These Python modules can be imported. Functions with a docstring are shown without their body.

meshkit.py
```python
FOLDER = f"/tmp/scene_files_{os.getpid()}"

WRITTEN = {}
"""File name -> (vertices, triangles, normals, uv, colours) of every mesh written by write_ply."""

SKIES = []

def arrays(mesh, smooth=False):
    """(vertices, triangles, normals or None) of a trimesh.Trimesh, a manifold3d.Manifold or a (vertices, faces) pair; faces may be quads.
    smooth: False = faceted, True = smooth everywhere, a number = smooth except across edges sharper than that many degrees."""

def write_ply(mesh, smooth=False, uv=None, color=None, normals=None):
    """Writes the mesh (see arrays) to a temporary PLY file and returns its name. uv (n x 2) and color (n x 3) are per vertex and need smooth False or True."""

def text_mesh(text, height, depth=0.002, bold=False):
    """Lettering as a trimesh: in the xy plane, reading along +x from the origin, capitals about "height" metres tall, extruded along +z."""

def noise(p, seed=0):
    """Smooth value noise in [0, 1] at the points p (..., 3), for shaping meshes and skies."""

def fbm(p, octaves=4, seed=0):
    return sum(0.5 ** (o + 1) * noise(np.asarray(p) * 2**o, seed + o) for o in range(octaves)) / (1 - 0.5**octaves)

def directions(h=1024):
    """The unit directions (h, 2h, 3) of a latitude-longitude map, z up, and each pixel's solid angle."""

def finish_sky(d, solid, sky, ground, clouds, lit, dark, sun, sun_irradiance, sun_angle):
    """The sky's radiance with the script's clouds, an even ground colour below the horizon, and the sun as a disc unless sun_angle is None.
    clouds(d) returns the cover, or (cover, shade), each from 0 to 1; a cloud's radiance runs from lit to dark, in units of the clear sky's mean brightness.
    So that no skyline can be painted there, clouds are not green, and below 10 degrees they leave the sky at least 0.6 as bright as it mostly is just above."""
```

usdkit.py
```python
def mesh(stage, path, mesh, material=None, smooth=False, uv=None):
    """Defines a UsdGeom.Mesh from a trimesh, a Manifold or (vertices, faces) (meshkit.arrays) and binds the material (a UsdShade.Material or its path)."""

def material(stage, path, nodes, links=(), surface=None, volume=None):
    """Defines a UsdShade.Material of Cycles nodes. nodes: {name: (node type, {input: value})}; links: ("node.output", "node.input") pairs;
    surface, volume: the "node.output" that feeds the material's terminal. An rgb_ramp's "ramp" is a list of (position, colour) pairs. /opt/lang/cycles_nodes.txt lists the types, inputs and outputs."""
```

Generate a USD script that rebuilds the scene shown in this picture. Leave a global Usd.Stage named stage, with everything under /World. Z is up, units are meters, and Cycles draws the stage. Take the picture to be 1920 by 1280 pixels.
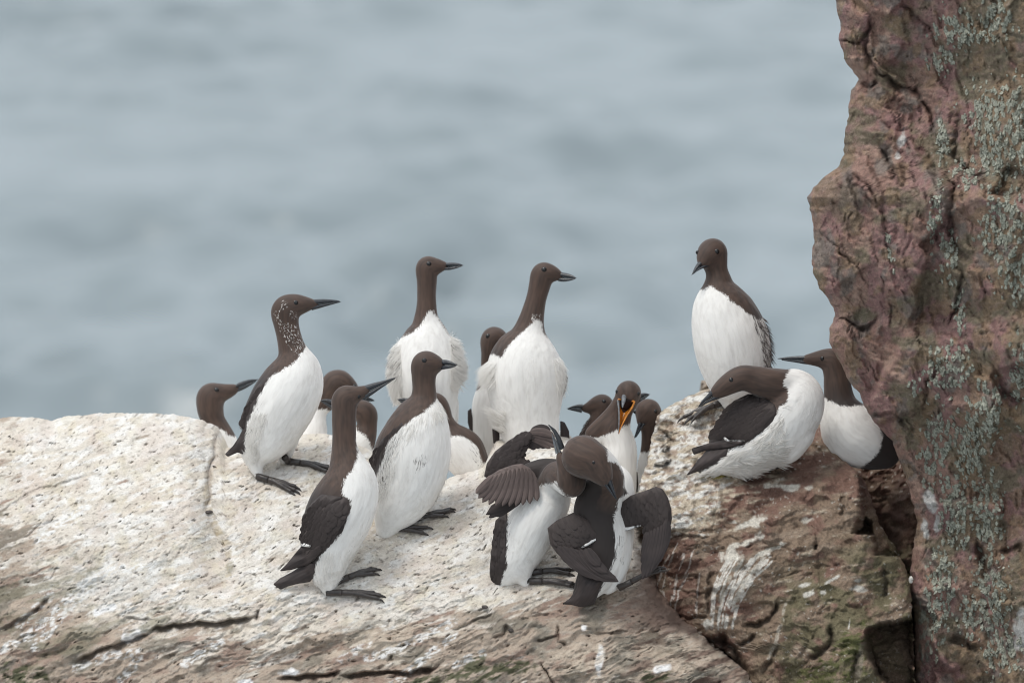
import math, random
import numpy as np
from scipy import ndimage
from scipy.spatial import Delaunay, cKDTree
import shapely
from shapely.geometry import Polygon
import trimesh, usdkit, meshkit
from pxr import Usd, UsdGeom, UsdLux, UsdShade, Gf, Sdf, Vt

random.seed(7)
rng = np.random.default_rng(7)
stage = Usd.Stage.CreateInMemory()
UsdGeom.SetStageUpAxis(stage, UsdGeom.Tokens.z)
UsdGeom.SetStageMetersPerUnit(stage, 1.0)
UsdGeom.Xform.Define(stage, '/World')
UsdGeom.Scope.Define(stage, '/World/Looks')

# ------------------------------------------------------------------ camera, sky, sun, exposure
PITCH, DIST, HALF = math.radians(10.0), 12.0, 1.03          # 10 degrees downwards, 12 m from the birds, 2.06 m across there
S = 2 * HALF / 1920                                          # metres per photo pixel at the birds
CAM = np.array([0, -DIST * math.cos(PITCH), DIST * math.sin(PITCH)])
FWD = np.array([0, math.cos(PITCH), -math.sin(PITCH)])
UP = np.array([0, math.sin(PITCH), math.cos(PITCH)])
RIGHT = np.array([1.0, 0, 0])
cam = UsdGeom.Camera.Define(stage, '/World/camera')
cam.CreateHorizontalApertureAttr(36.0)
cam.CreateVerticalApertureAttr(24.0)
cam.CreateFocalLengthAttr(18.0 * DIST / HALF)
cam.CreateFStopAttr(4.2)
cam.CreateFocusDistanceAttr(DIST + 0.05)
cam.CreateClippingRangeAttr(Gf.Vec2f(0.1, 20000))
cam.AddTransformOp().Set(Gf.Matrix4d(*RIGHT, 0, *UP, 0, *(-FWD), 0, *CAM, 1))
cam.GetExposureAttr().Set(0.14)

SUN_EL, SUN_DIR = math.radians(65), np.array([-0.62, -0.38])
SUN_DIR = SUN_DIR / np.linalg.norm(SUN_DIR)
sun_to = np.array([SUN_DIR[0] * math.cos(SUN_EL), SUN_DIR[1] * math.cos(SUN_EL), math.sin(SUN_EL)])
SUN_ROT = math.atan2(sun_to[0], sun_to[1])
SKY_STRENGTH, CLOUD = 0.1, 8.2
usdkit.material(stage, '/World/Looks/sky', {
    'tc': ('texture_coordinate', {}),
    'sky': ('sky_texture', {'sky_type': 'single_scattering', 'sun_disc': False, 'sun_elevation': SUN_EL, 'sun_rotation': SUN_ROT}),
    'map': ('mapping', {'scale': (1.0, 1.0, 2.2)}),
    'n': ('noise_texture', {'scale': 2.2, 'detail': 5, 'roughness': 0.55}),
    'r': ('rgb_ramp', {'ramp': [(0.25, (CLOUD * .85, CLOUD * .92, CLOUD * .995)), (0.75, (CLOUD * 1.04, CLOUD * 1.10, CLOUD * 1.15))]}),
    'xyz': ('separate_xyz', {}), 'el': ('map_range', {'from_min': -0.05, 'from_max': 0.95, 'to_min': 0.64, 'to_max': 1.62, 'clamp': True}),   # an overcast sky is brightest overhead
    'k': ('mix', {'mix_type': 'multiply', 'fac': 1.0}),
    'm': ('mix', {'mix_type': 'mix', 'fac': 0.93}),
    'bg': ('background_shader', {'strength': SKY_STRENGTH}),
}, [('tc.generated', 'map.vector'), ('map.vector', 'n.vector'), ('n.fac', 'r.fac'), ('tc.generated', 'xyz.vector'), ('xyz.z', 'el.value'), ('r.color', 'k.color1'), ('el.result', 'k.color2'),
    ('sky.color', 'm.color1'), ('k.color', 'm.color2'), ('m.color', 'bg.color')], surface='bg.background')
dome = UsdLux.DomeLight.Define(stage, '/World/sky')
dome.CreateIntensityAttr(1.0)
UsdShade.MaterialBindingAPI.Apply(dome.GetPrim()).Bind(UsdShade.Material.Get(stage, '/World/Looks/sky'))
dome.GetPrim().SetCustomDataByKey('kind', 'structure')
sun = UsdLux.DistantLight.Define(stage, '/World/sun')
sun.CreateNormalizeAttr(True)
sun.CreateIntensityAttr(0.4)
sun.CreateAngleAttr(18.0)
sun.CreateColorAttr(Gf.Vec3f(1.0, 0.95, 0.88))
_z = sun_to; _x = np.cross([0, 0, 1.0], _z); _x /= np.linalg.norm(_x); _y = np.cross(_z, _x)
sun.AddTransformOp().Set(Gf.Matrix4d(*_x, 0, *_y, 0, *_z, 0, 0, 0, 30, 1))

# ------------------------------------------------------------------ helpers
def W(u, v, y):
    """The world point on the line of sight of photo pixel (u, v) at world depth y."""
    u, v, y = np.broadcast_arrays(np.asarray(u, float), np.asarray(v, float), np.asarray(y, float))
    k = S / DIST
    d = FWD + ((u - 960) * k)[..., None] * RIGHT + ((640 - v) * k)[..., None] * UP
    t = (y - CAM[1]) / d[..., 1]
    return CAM + t[..., None] * d

def fbm(p, octaves=4, seed=0):
    return meshkit.fbm(np.asarray(p, float), octaves, seed)

def _perlin(x, y, seed):
    i, j = np.floor(x).astype(np.int64), np.floor(y).astype(np.int64)
    fx, fy = x - i, y - j
    u, v = fx * fx * fx * (fx * (fx * 6 - 15) + 10), fy * fy * fy * (fy * (fy * 6 - 15) + 10)
    tab = np.random.default_rng(seed + 1000).uniform(0, 2 * np.pi, 4096)
    def g(di, dj):
        h = ((i + di) * 374761393 + (j + dj) * 668265263) & 0xFFFFFFFF
        h = ((h ^ (h >> 13)) * 1274126177) & 0xFFFFFFFF
        h = (h ^ (h >> 16)) & 4095
        a = tab[h]
        return np.cos(a) * (fx - di) + np.sin(a) * (fy - dj)
    return (g(0, 0) * (1 - u) + g(1, 0) * u) * (1 - v) + (g(0, 1) * (1 - u) + g(1, 1) * u) * v

def N2(a, b, octaves=4, seed=0):
    """Gradient noise about 0.5, each octave turned against the last."""
    a, b = np.broadcast_arrays(np.asarray(a, float), np.asarray(b, float))
    out, amp, tot = 0, 1.0, 0
    for o in range(octaves):
        t = 0.6 + 0.9 * o
        c, s = math.cos(t), math.sin(t)
        k = 2.03 ** o
        out = out + amp * _perlin((a * c - b * s) * k + 17.3 * o + .31 * seed, (a * s + b * c) * k - 9.1 * o + .77 * seed, seed * 8 + o)
        tot += amp * amp; amp *= 0.5
    return np.clip(0.5 + 0.62 * out / math.sqrt(tot), 0, 1)

def smooth01(x, a, b):
    t = np.clip((x - a) / (b - a), 0, 1)
    return t * t * (3 - 2 * t)

def seg_dist(u, v, pts):
    """Distance of the points (u, v) to a polyline, the place along it (0 to 1), and the signed side (positive below / right of it)."""
    pts = np.asarray(pts, float)
    best = np.full(np.shape(u), 1e9); along = np.zeros(np.shape(u)); side = np.zeros(np.shape(u))
    L = np.r_[0, np.cumsum(np.linalg.norm(np.diff(pts, axis=0), axis=1))]
    for i in range(len(pts) - 1):
        a, b = pts[i], pts[i + 1]
        ab = b - a; l2 = ab @ ab
        t = np.clip(((u - a[0]) * ab[0] + (v - a[1]) * ab[1]) / l2, 0, 1)
        du, dv = u - a[0] - t * ab[0], v - a[1] - t * ab[1]
        d = np.hypot(du, dv); m = d < best
        best = np.where(m, d, best)
        along = np.where(m, (L[i] + t * math.sqrt(l2)) / L[-1], along)
        side = np.where(m, np.sign(ab[0] * dv - ab[1] * du), side)
    return best, along, side

def crop(x0, y0, s):
    return lambda pts: [(x0 + p[0] / s, y0 + p[1] / s, *[x / s for x in p[2:3]], *p[3:]) for p in pts]

used_names = {}
def numbered(parent, name):
    k = used_names.get((parent, name), 0)
    used_names[(parent, name)] = k + 1
    return f'{parent}/{name}' if k == 0 else f'{parent}/{name}_{k:03d}'

def tag(prim, label=None, category=None, group=None, kind=None):
    for k, v in (('label', label), ('category', category), ('group', group), ('kind', kind)):
        if v:
            prim.SetCustomDataByKey(k, v)
    return prim

def thing(name, label, category, base, group=None):
    path = numbered('/World', name)
    x = UsdGeom.Xform.Define(stage, path)
    x.AddTranslateOp().Set(Gf.Vec3d(*map(float, base)))
    tag(x.GetPrim(), label, category, group)
    return path

def obj(name, v, f, material, parent='/World', smooth=True, prim=None, label=None, kind=None, uv=None):
    """One Mesh prim; prim: {primvar name: (n,) or (n,3) per-vertex values}."""
    path = numbered(parent, name)
    m = usdkit.mesh(stage, path, (np.asarray(v), np.asarray(f)), '/World/Looks/' + material, smooth=smooth, uv=uv)
    for k, a in (prim or {}).items():
        a = np.asarray(a, np.float32)
        if a.ndim == 1:
            a = np.stack([a, a, a], 1)
        UsdGeom.PrimvarsAPI(m).CreatePrimvar(k, Sdf.ValueTypeNames.Color3fArray, 'vertex').Set(Vt.Vec3fArray.FromNumpy(a))
    tag(m.GetPrim(), label, kind=kind)
    return m

def grid_faces(nr, nc, flip=False):
    i = np.arange(nr - 1)[:, None] * nc + np.arange(nc - 1)[None]
    q = np.stack([i, i + 1, i + nc + 1, i + nc], -1).reshape(-1, 4)
    return q[:, ::-1] if flip else q

def tube(path, radii, n=8, flat=1.0, cap=True):
    """A tapered tube along 3-D points."""
    p = np.asarray(path, float); r = np.broadcast_to(np.asarray(radii, float), (len(p),))
    t = np.gradient(p, axis=0); t /= np.linalg.norm(t, axis=1, keepdims=True) + 1e-12
    ref = np.array([0.2, 0.95, 0.25]); a = np.cross(t, ref); a /= np.linalg.norm(a, axis=1, keepdims=True) + 1e-12
    b = np.cross(t, a)
    ang = np.linspace(0, 2 * np.pi, n, endpoint=False)
    v = (p[:, None] + r[:, None, None] * (np.cos(ang)[None, :, None] * a[:, None] + flat * np.sin(ang)[None, :, None] * b[:, None])).reshape(-1, 3)
    f = []
    for i in range(len(p) - 1):
        for j in range(n):
            k = (j + 1) % n
            f += [(i * n + j, i * n + k, (i + 1) * n + k), (i * n + j, (i + 1) * n + k, (i + 1) * n + j)]
    v = list(v)
    if cap:
        v += [p[0], p[-1]]
        c0, c1 = len(v) - 2, len(v) - 1
        for j in range(n):
            k = (j + 1) % n
            f += [(c0, k, j), (c1, (len(p) - 1) * n + j, (len(p) - 1) * n + k)]
    return np.array(v), np.array(f)

def join(parts):
    vs, fs, at = [], [], 0
    for v, f in parts:
        vs.append(np.asarray(v)); fs.append(np.asarray(f) + at); at += len(v)
    return np.vstack(vs), np.vstack(fs)

def spline(pts, n):
    """Catmull-Rom through rows of numbers."""
    p = np.asarray(pts, float)
    q = np.vstack([2 * p[0] - p[1], p, 2 * p[-1] - p[-2]])
    out = []
    x = np.linspace(0, len(p) - 1 - 1e-9, n)
    i = x.astype(int); t = (x - i)[:, None]
    a, b, c, d = q[i], q[i + 1], q[i + 2], q[i + 3]
    return 0.5 * (2 * b + (c - a) * t + (2 * a - 5 * b + 4 * c - d) * t ** 2 + (3 * b - a - 3 * c + d) * t ** 3)

# ------------------------------------------------------------------ materials
def rock_material(name, grain=(0.75, 1.2), bump=0.5, rough=0.9, scale=1.0):
    """Vertex albedo times a fine grain, with relief too fine to mesh."""
    usdkit.material(stage, f'/World/Looks/{name}', {
        'a': ('attribute', {'attribute': 'albedo'}),
        'g': ('geometry', {}),
        'n1': ('noise_texture', {'scale': 260 * scale, 'detail': 6, 'roughness': 0.7}),
        'n2': ('noise_texture', {'scale': 70 * scale, 'detail': 6, 'roughness': 0.72}),
        'v': ('voronoi_texture', {'scale': 190 * scale, 'feature': 'f1', 'randomness': 1.0}),
        'r1': ('rgb_ramp', {'ramp': [(0.3, (grain[0],) * 3), (0.68, (grain[1],) * 3)]}),
        'r2': ('rgb_ramp', {'ramp': [(0.28, (grain[0] * .95, grain[0] * .9, grain[0] * .88)), (0.5, (1, 1, 1)), (0.72, (grain[1], grain[1], grain[1]))]}),
        'm1': ('mix', {'mix_type': 'multiply', 'fac': 1.0}),
        'm2': ('mix', {'mix_type': 'multiply', 'fac': 0.8}),
        'add': ('math', {'math_type': 'multiply_add', 'value2': 0.6}),
        'b': ('bump', {'strength': bump, 'distance': 0.006}),
        'p': ('principled_bsdf', {'roughness': rough, 'specular_ior_level': 0.25}),
    }, [('g.position', 'n1.vector'), ('g.position', 'n2.vector'), ('g.position', 'v.vector'), ('n1.fac', 'r1.fac'), ('n2.fac', 'r2.fac'),
        ('a.color', 'm1.color1'), ('r1.color', 'm1.color2'), ('m1.color', 'm2.color1'), ('r2.color', 'm2.color2'), ('m2.color', 'p.base_color'),
        ('n1.fac', 'add.value1'), ('n2.fac', 'add.value3'), ('add.value', 'b.height'), ('b.normal', 'p.normal')], surface='p.BSDF')

rock_material('ledge_rock', (0.80, 1.12), 0.6)
rock_material('block_rock', (0.66, 1.28), 0.75)
rock_material('cliff_rock', (0.68, 1.25), 0.8)

BROWN, BROWN2, WHITE, WHITE2 = (0.086, 0.054, 0.041), (0.046, 0.031, 0.025), (0.75, 0.73, 0.70), (0.65, 0.625, 0.595)
usdkit.material(stage, '/World/Looks/plumage', {
    'a': ('attribute', {'attribute': 'mask'}),              # r: brown side (+) or white side (-), g: dark streaks, b: white flecks
    'f': ('attribute', {'attribute': 'flow'}),
    'mp': ('mapping', {'scale': (55, 420, 420)}), 'mp2': ('mapping', {'scale': (22, 130, 130)}), 'mp3': ('mapping', {'scale': (230, 420, 420)}),
    'n': ('noise_texture', {'scale': 1.0, 'detail': 4, 'roughness': 0.6}), 'n2': ('noise_texture', {'scale': 1.0, 'detail': 3, 'roughness': 0.55}),
    'n3': ('noise_texture', {'scale': 1.0, 'detail': 2, 'roughness': 0.5}),
    'sep': ('separate_color', {}),
    'e1': ('math', {'math_type': 'subtract', 'value2': 0.5}), 'e2': ('math', {'math_type': 'multiply_add', 'value2': 0.95}),
    'st': ('map_range', {'from_min': -0.09, 'from_max': 0.09, 'to_min': 0, 'to_max': 1, 'clamp': True}),
    'br': ('mix', {'color1': BROWN2, 'color2': BROWN}), 'tn': ('attribute', {'attribute': 'tone'}), 'bk': ('mix', {'color2': (0.034, 0.0265, 0.0245)}), 'wh': ('mix', {'color1': WHITE2, 'color2': WHITE}),
    'brf': ('map_range', {'from_min': 0.3, 'from_max': 0.7, 'clamp': True}),
    'whf': ('map_range', {'from_min': 0.25, 'from_max': 0.55, 'clamp': True}),
    'base': ('mix', {}),
    # dark streaks and white flecks
    'sk': ('math', {'math_type': 'multiply_add', 'value2': 1.0}), 'skr': ('map_range', {'from_min': 0.98, 'from_max': 1.12, 'clamp': True}),
    'wk': ('math', {'math_type': 'multiply_add', 'value2': 1.0}), 'wkr': ('map_range', {'from_min': 1.02, 'from_max': 1.12, 'clamp': True}),
    'dark': ('mix', {'color2': (0.05, 0.04, 0.036)}), 'fleck': ('mix', {'color2': (0.6, 0.57, 0.54)}),
    'bh': ('math', {'math_type': 'multiply_add', 'value2': 0.5}),
    'b': ('bump', {'strength': 0.22, 'distance': 0.003}),
    'p': ('principled_bsdf', {'roughness': 0.62, 'specular_ior_level': 0.25, 'sheen_weight': 0.14, 'sheen_roughness': 0.5}),
}, [('a.color', 'sep.color'), ('f.vector', 'mp.vector'), ('f.vector', 'mp2.vector'), ('f.vector', 'mp3.vector'), ('mp.vector', 'n.vector'), ('mp2.vector', 'n2.vector'), ('mp3.vector', 'n3.vector'),
    ('n.fac', 'e1.value1'), ('e1.value', 'e2.value1'), ('sep.r', 'e2.value3'), ('e2.value', 'st.value'),
    ('n2.fac', 'brf.value'), ('brf.result', 'br.fac'), ('n2.fac', 'whf.value'), ('whf.result', 'wh.fac'),
    ('st.result', 'base.fac'), ('wh.color', 'base.color1'), ('br.color', 'bk.color1'), ('tn.fac', 'bk.fac'), ('bk.color', 'base.color2'),
    ('sep.g', 'sk.value1'), ('n.fac', 'sk.value3'), ('sk.value', 'skr.value'), ('base.color', 'dark.color1'), ('skr.result', 'dark.fac'),
    ('sep.b', 'wk.value1'), ('n3.fac', 'wk.value3'), ('wk.value', 'wkr.value'), ('dark.color', 'fleck.color1'), ('wkr.result', 'fleck.fac'),
    ('n.fac', 'bh.value1'), ('n2.fac', 'bh.value3'), ('bh.value', 'b.height'), ('b.normal', 'p.normal'), ('fleck.color', 'p.base_color')], surface='p.BSDF')

def feather_material(name, dark, light, rough=0.65):
    usdkit.material(stage, f'/World/Looks/{name}', {
        'f': ('attribute', {'attribute': 'flow'}), 'mp': ('mapping', {'scale': (16, 260, 1)}), 'mp2': ('mapping', {'scale': (30, 60, 1)}),
        'n': ('noise_texture', {'scale': 1.0, 'detail': 4, 'roughness': 0.6}), 'n2': ('noise_texture', {'scale': 1.0, 'detail': 3}),
        'r': ('rgb_ramp', {'ramp': [(0.3, dark), (0.7, light)]}), 'ad': ('math', {'math_type': 'multiply_add', 'value2': 0.5}), 'hf': ('math', {'math_type': 'multiply', 'value2': 0.5}),
        'b': ('bump', {'strength': 0.4, 'distance': 0.002}),
        'p': ('principled_bsdf', {'roughness': rough, 'specular_ior_level': 0.3, 'sheen_weight': 0.05}),
    }, [('f.vector', 'mp.vector'), ('f.vector', 'mp2.vector'), ('mp.vector', 'n.vector'), ('mp2.vector', 'n2.vector'), ('n2.fac', 'hf.value1'), ('n.fac', 'ad.value1'), ('hf.value', 'ad.value3'), ('ad.value', 'r.fac'),
        ('n.fac', 'b.height'), ('b.normal', 'p.normal'), ('r.color', 'p.base_color')], surface='p.BSDF')
feather_material('wing_feather', (0.019, 0.0155, 0.015), (0.070, 0.053, 0.049))
feather_material('flight_feather', (0.019, 0.0155, 0.0155), (0.066, 0.050, 0.047))
feather_material('spread_feather', (0.04, 0.030, 0.028), (0.17, 0.125, 0.112))
feather_material('white_feather', (0.62, 0.61, 0.60), (0.82, 0.80, 0.78), 0.8)
def plain(name, color, rough=0.5, spec=0.5, n=None):
    nodes = {'p': ('principled_bsdf', {'roughness': rough, 'specular_ior_level': spec, 'base_color': color})}
    links = []
    if n:
        nodes |= {'g': ('geometry', {}), 'n': ('noise_texture', {'scale': n, 'detail': 4}), 'r': ('rgb_ramp', {'ramp': [(0.3, tuple(c * .6 for c in color)), (0.7, tuple(min(1, c * 1.4) for c in color))]}), 'b': ('bump', {'strength': 0.4, 'distance': 0.002})}
        links = [('g.position', 'n.vector'), ('n.fac', 'r.fac'), ('r.color', 'p.base_color'), ('n.fac', 'b.height'), ('b.normal', 'p.normal')]
    usdkit.material(stage, f'/World/Looks/{name}', nodes, links, surface='p.BSDF')
plain('beak', (0.016, 0.018, 0.022), 0.36, 0.6, 160)
plain('beak_grey', (0.12, 0.13, 0.14), 0.4, 0.5, 160)
plain('eye', (0.004, 0.0035, 0.0035), 0.06, 0.5)
plain('furrow', (0.018, 0.013, 0.011), 0.7, 0.2)
plain('foot', (0.034, 0.027, 0.024), 0.36, 0.55, 220)
plain('mouth_orange', (0.46, 0.165, 0.014), 0.25, 0.5, 120)
plain('mouth_dark', (0.012, 0.006, 0.006), 0.6, 0.3)
usdkit.material(stage, '/World/Looks/white_hair', {'d': ('diffuse_bsdf', {'color': (0.82, 0.80, 0.77)}), 't': ('translucent_bsdf', {'color': (0.80, 0.78, 0.75)}), 'm': ('mix_closure', {'fac': 0.4})},
                [('d.BSDF', 'm.closure1'), ('t.BSDF', 'm.closure2')], surface='m.closure')
plain('dark_hair', (0.10, 0.085, 0.08), 0.8, 0.1)
plain('brown_hair', (0.058, 0.044, 0.038), 0.8, 0.1)
plain('shell', (0.52, 0.50, 0.46), 0.5, 0.4, 120)
plain('pebble', (0.07, 0.06, 0.055), 0.85, 0.3, 150)
plain('lichen_grey', (0.28, 0.285, 0.235), 0.9, 0.1, 200)
plain('lichen_pale', (0.34, 0.345, 0.29), 0.9, 0.1, 200)
# ------------------------------------------------------------------ the sea, 28 m below
SEA_Z = -28.0
usdkit.material(stage, '/World/Looks/sea', {
    'g': ('geometry', {}), 'mp': ('mapping', {'scale': (0.8, 1.0, 1.0)}),
    'n': ('noise_texture', {'scale': 1.6, 'detail': 5, 'roughness': 0.6}),
    'b': ('bump', {'strength': 0.35, 'distance': 0.15}),
    'p': ('principled_bsdf', {'base_color': (0.20, 0.235, 0.25), 'roughness': 0.25, 'ior': 1.333, 'specular_ior_level': 0.5}),
}, [('g.position', 'mp.vector'), ('mp.vector', 'n.vector'), ('n.fac', 'b.height'), ('b.normal', 'p.normal')], surface='p.BSDF')
def build_sea():
    xs = np.r_[-4000, -1500, -600, -250, -120, -70, np.linspace(-45, 45, 226), 70, 120, 250, 600, 1500, 4000]
    ys = np.r_[-1500, -300, 0, 40, 70, np.linspace(95, 330, 660), 345, 370, 420, 520, 800, 1500, 3000, 6000]
    X, Y = np.meshgrid(xs, ys)
    z = 0
    r = np.random.default_rng(3)
    for i in range(60):                                        # swell and chop running towards the viewer
        L = 1.3 * 10 ** r.random()
        th = math.radians(-90 + r.normal(8, 36))
        k = 2 * math.pi / L
        ph = r.random() * 6.28
        z = z + 0.016 * L * 0.75 * np.sin(k * (X * math.cos(th) + Y * math.sin(th)) + ph + 1.2 * fbm(np.stack([X / 40, Y / 40, X * 0 + i], -1), 2, i))
    patch = fbm(np.stack([X / 16, Y / 28, X * 0], -1), 3, 5)
    z = z * (0.4 + 1.3 * smooth01(patch, .25, .75))
    m = (np.abs(X) < 46) & (Y > 90) & (Y < 335)
    P = np.stack([X, Y, SEA_Z + np.where(m, z, 0)], -1).reshape(-1, 3)
    o = obj('sea', P, grid_faces(len(ys), len(xs)), 'sea')
    tag(o.GetPrim(), 'grey blue sea with soft low waves far below the rocks', None, None, 'structure')
build_sea()

# ------------------------------------------------------------------ rocks: each surface is given its own depth behind the photo's outline
def mixc(c, col, m):
    return c * (1 - m[..., None]) + np.asarray(col) * m[..., None]

def ridged(a, b, oct=4, seed=0):
    out, amp, tot = 0, 1.0, 0
    for o in range(oct):
        n = N2(a * 2 ** o + 5.2 * o, b * 2 ** o, 1, seed + o)
        out = out + amp * (1 - np.minimum(1, np.abs(2 * n - 1) * 1.6)); tot += amp; amp *= 0.5
    return out / tot

def rot(u, v, deg):
    c, s = math.cos(math.radians(deg)), math.sin(math.radians(deg))
    return u * c + v * s, -u * s + v * c

# ---- pale ledge on the left and in the middle
CREST = np.array([(-400, 806), (-100, 792), (0, 786), (60, 787), (90, 791), (130, 783), (180, 779), (250, 778), (320, 780), (372, 791), (400, 803), (413, 822), (422, 844), (450, 846), (500, 838), (545, 821), (580, 817), (618, 819),
                  (660, 835), (700, 852), (740, 884), (800, 909), (830, 906), (850, 898), (905, 881), (918, 853), (930, 829), (950, 818), (1000, 812), (1062, 812), (1085, 835), (1120, 880), (1180, 925), (1230, 960), (1300, 1010), (1420, 1090), (1600, 1200)], float)
def crest(u):
    u = np.asarray(u, float)
    return np.interp(u, CREST[:, 0], CREST[:, 1]) + 5 * (N2(u / 26, u * 0, 3, 2) - .5) + 3 * (N2(u / 7, u * 0, 2, 4) - .5)

z7 = crop(0, 760, 2.461)
LEDGE_CRACKS = [  # points, half-width px, depth m, one-sided
    (z7([(1012, 110), (1008, 140), (985, 185), (992, 235), (965, 290), (962, 350), (970, 420), (945, 490)]), 5, .022, 0),
    (z7([(950, 490), (985, 560), (1005, 610)]), 7, .010, 0),
    (z7([(340, 1185), (430, 1140), (560, 1095), (640, 1070), (695, 1045)]), 7, .03, 1),
    (z7([(690, 1040), (730, 1024), (800, 1010), (900, 1000), (1000, 1003), (1100, 988), (1185, 972)]), 12, .042, 1),
    (z7([(1180, 990), (1192, 940)]), 5, .02, 0),
    (z7([(0, 1035), (100, 985), (180, 930), (225, 880)]), 7, .02, 1),
    (z7([(560, 975), (640, 985), (700, 990)]), 4, .012, 1), (z7([(930, 960), (975, 945)]), 4, .012, 1),
    (z7([(1280, 1262), (1330, 1248), (1400, 1246), (1480, 1240), (1570, 1238)]), 9, .04, 1),
    ([(640, 1266), (690, 1262), (726, 1257), (755, 1262), (790, 1256), (820, 1250)], 9, .045, 1),
    ([(845, 1183), (870, 1172), (900, 1160), (925, 1150)], 4, .016, 1),
    ([(925, 1195), (945, 1188), (950, 1170)], 4, .02, 1),
    ([(1005, 1200), (1030, 1196), (1048, 1188)], 4, .02, 1), ([(1045, 1172), (1050, 1200), (1062, 1208)], 3, .02, 0),
    ([(1012, 1240), (1030, 1268), (1040, 1290)], 3, .02, 0), ([(975, 1160), (1000, 1155), (1030, 1150)], 4, .012, 1),
    ([(1115, 1188), (1150, 1186), (1180, 1180)], 4, .012, 1),
    ([(40, 1010), (75, 985), (110, 975)], 4, .010, 1), ([(0, 960), (60, 920), (120, 905), (170, 890)], 4, .008, 1),
]
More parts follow.
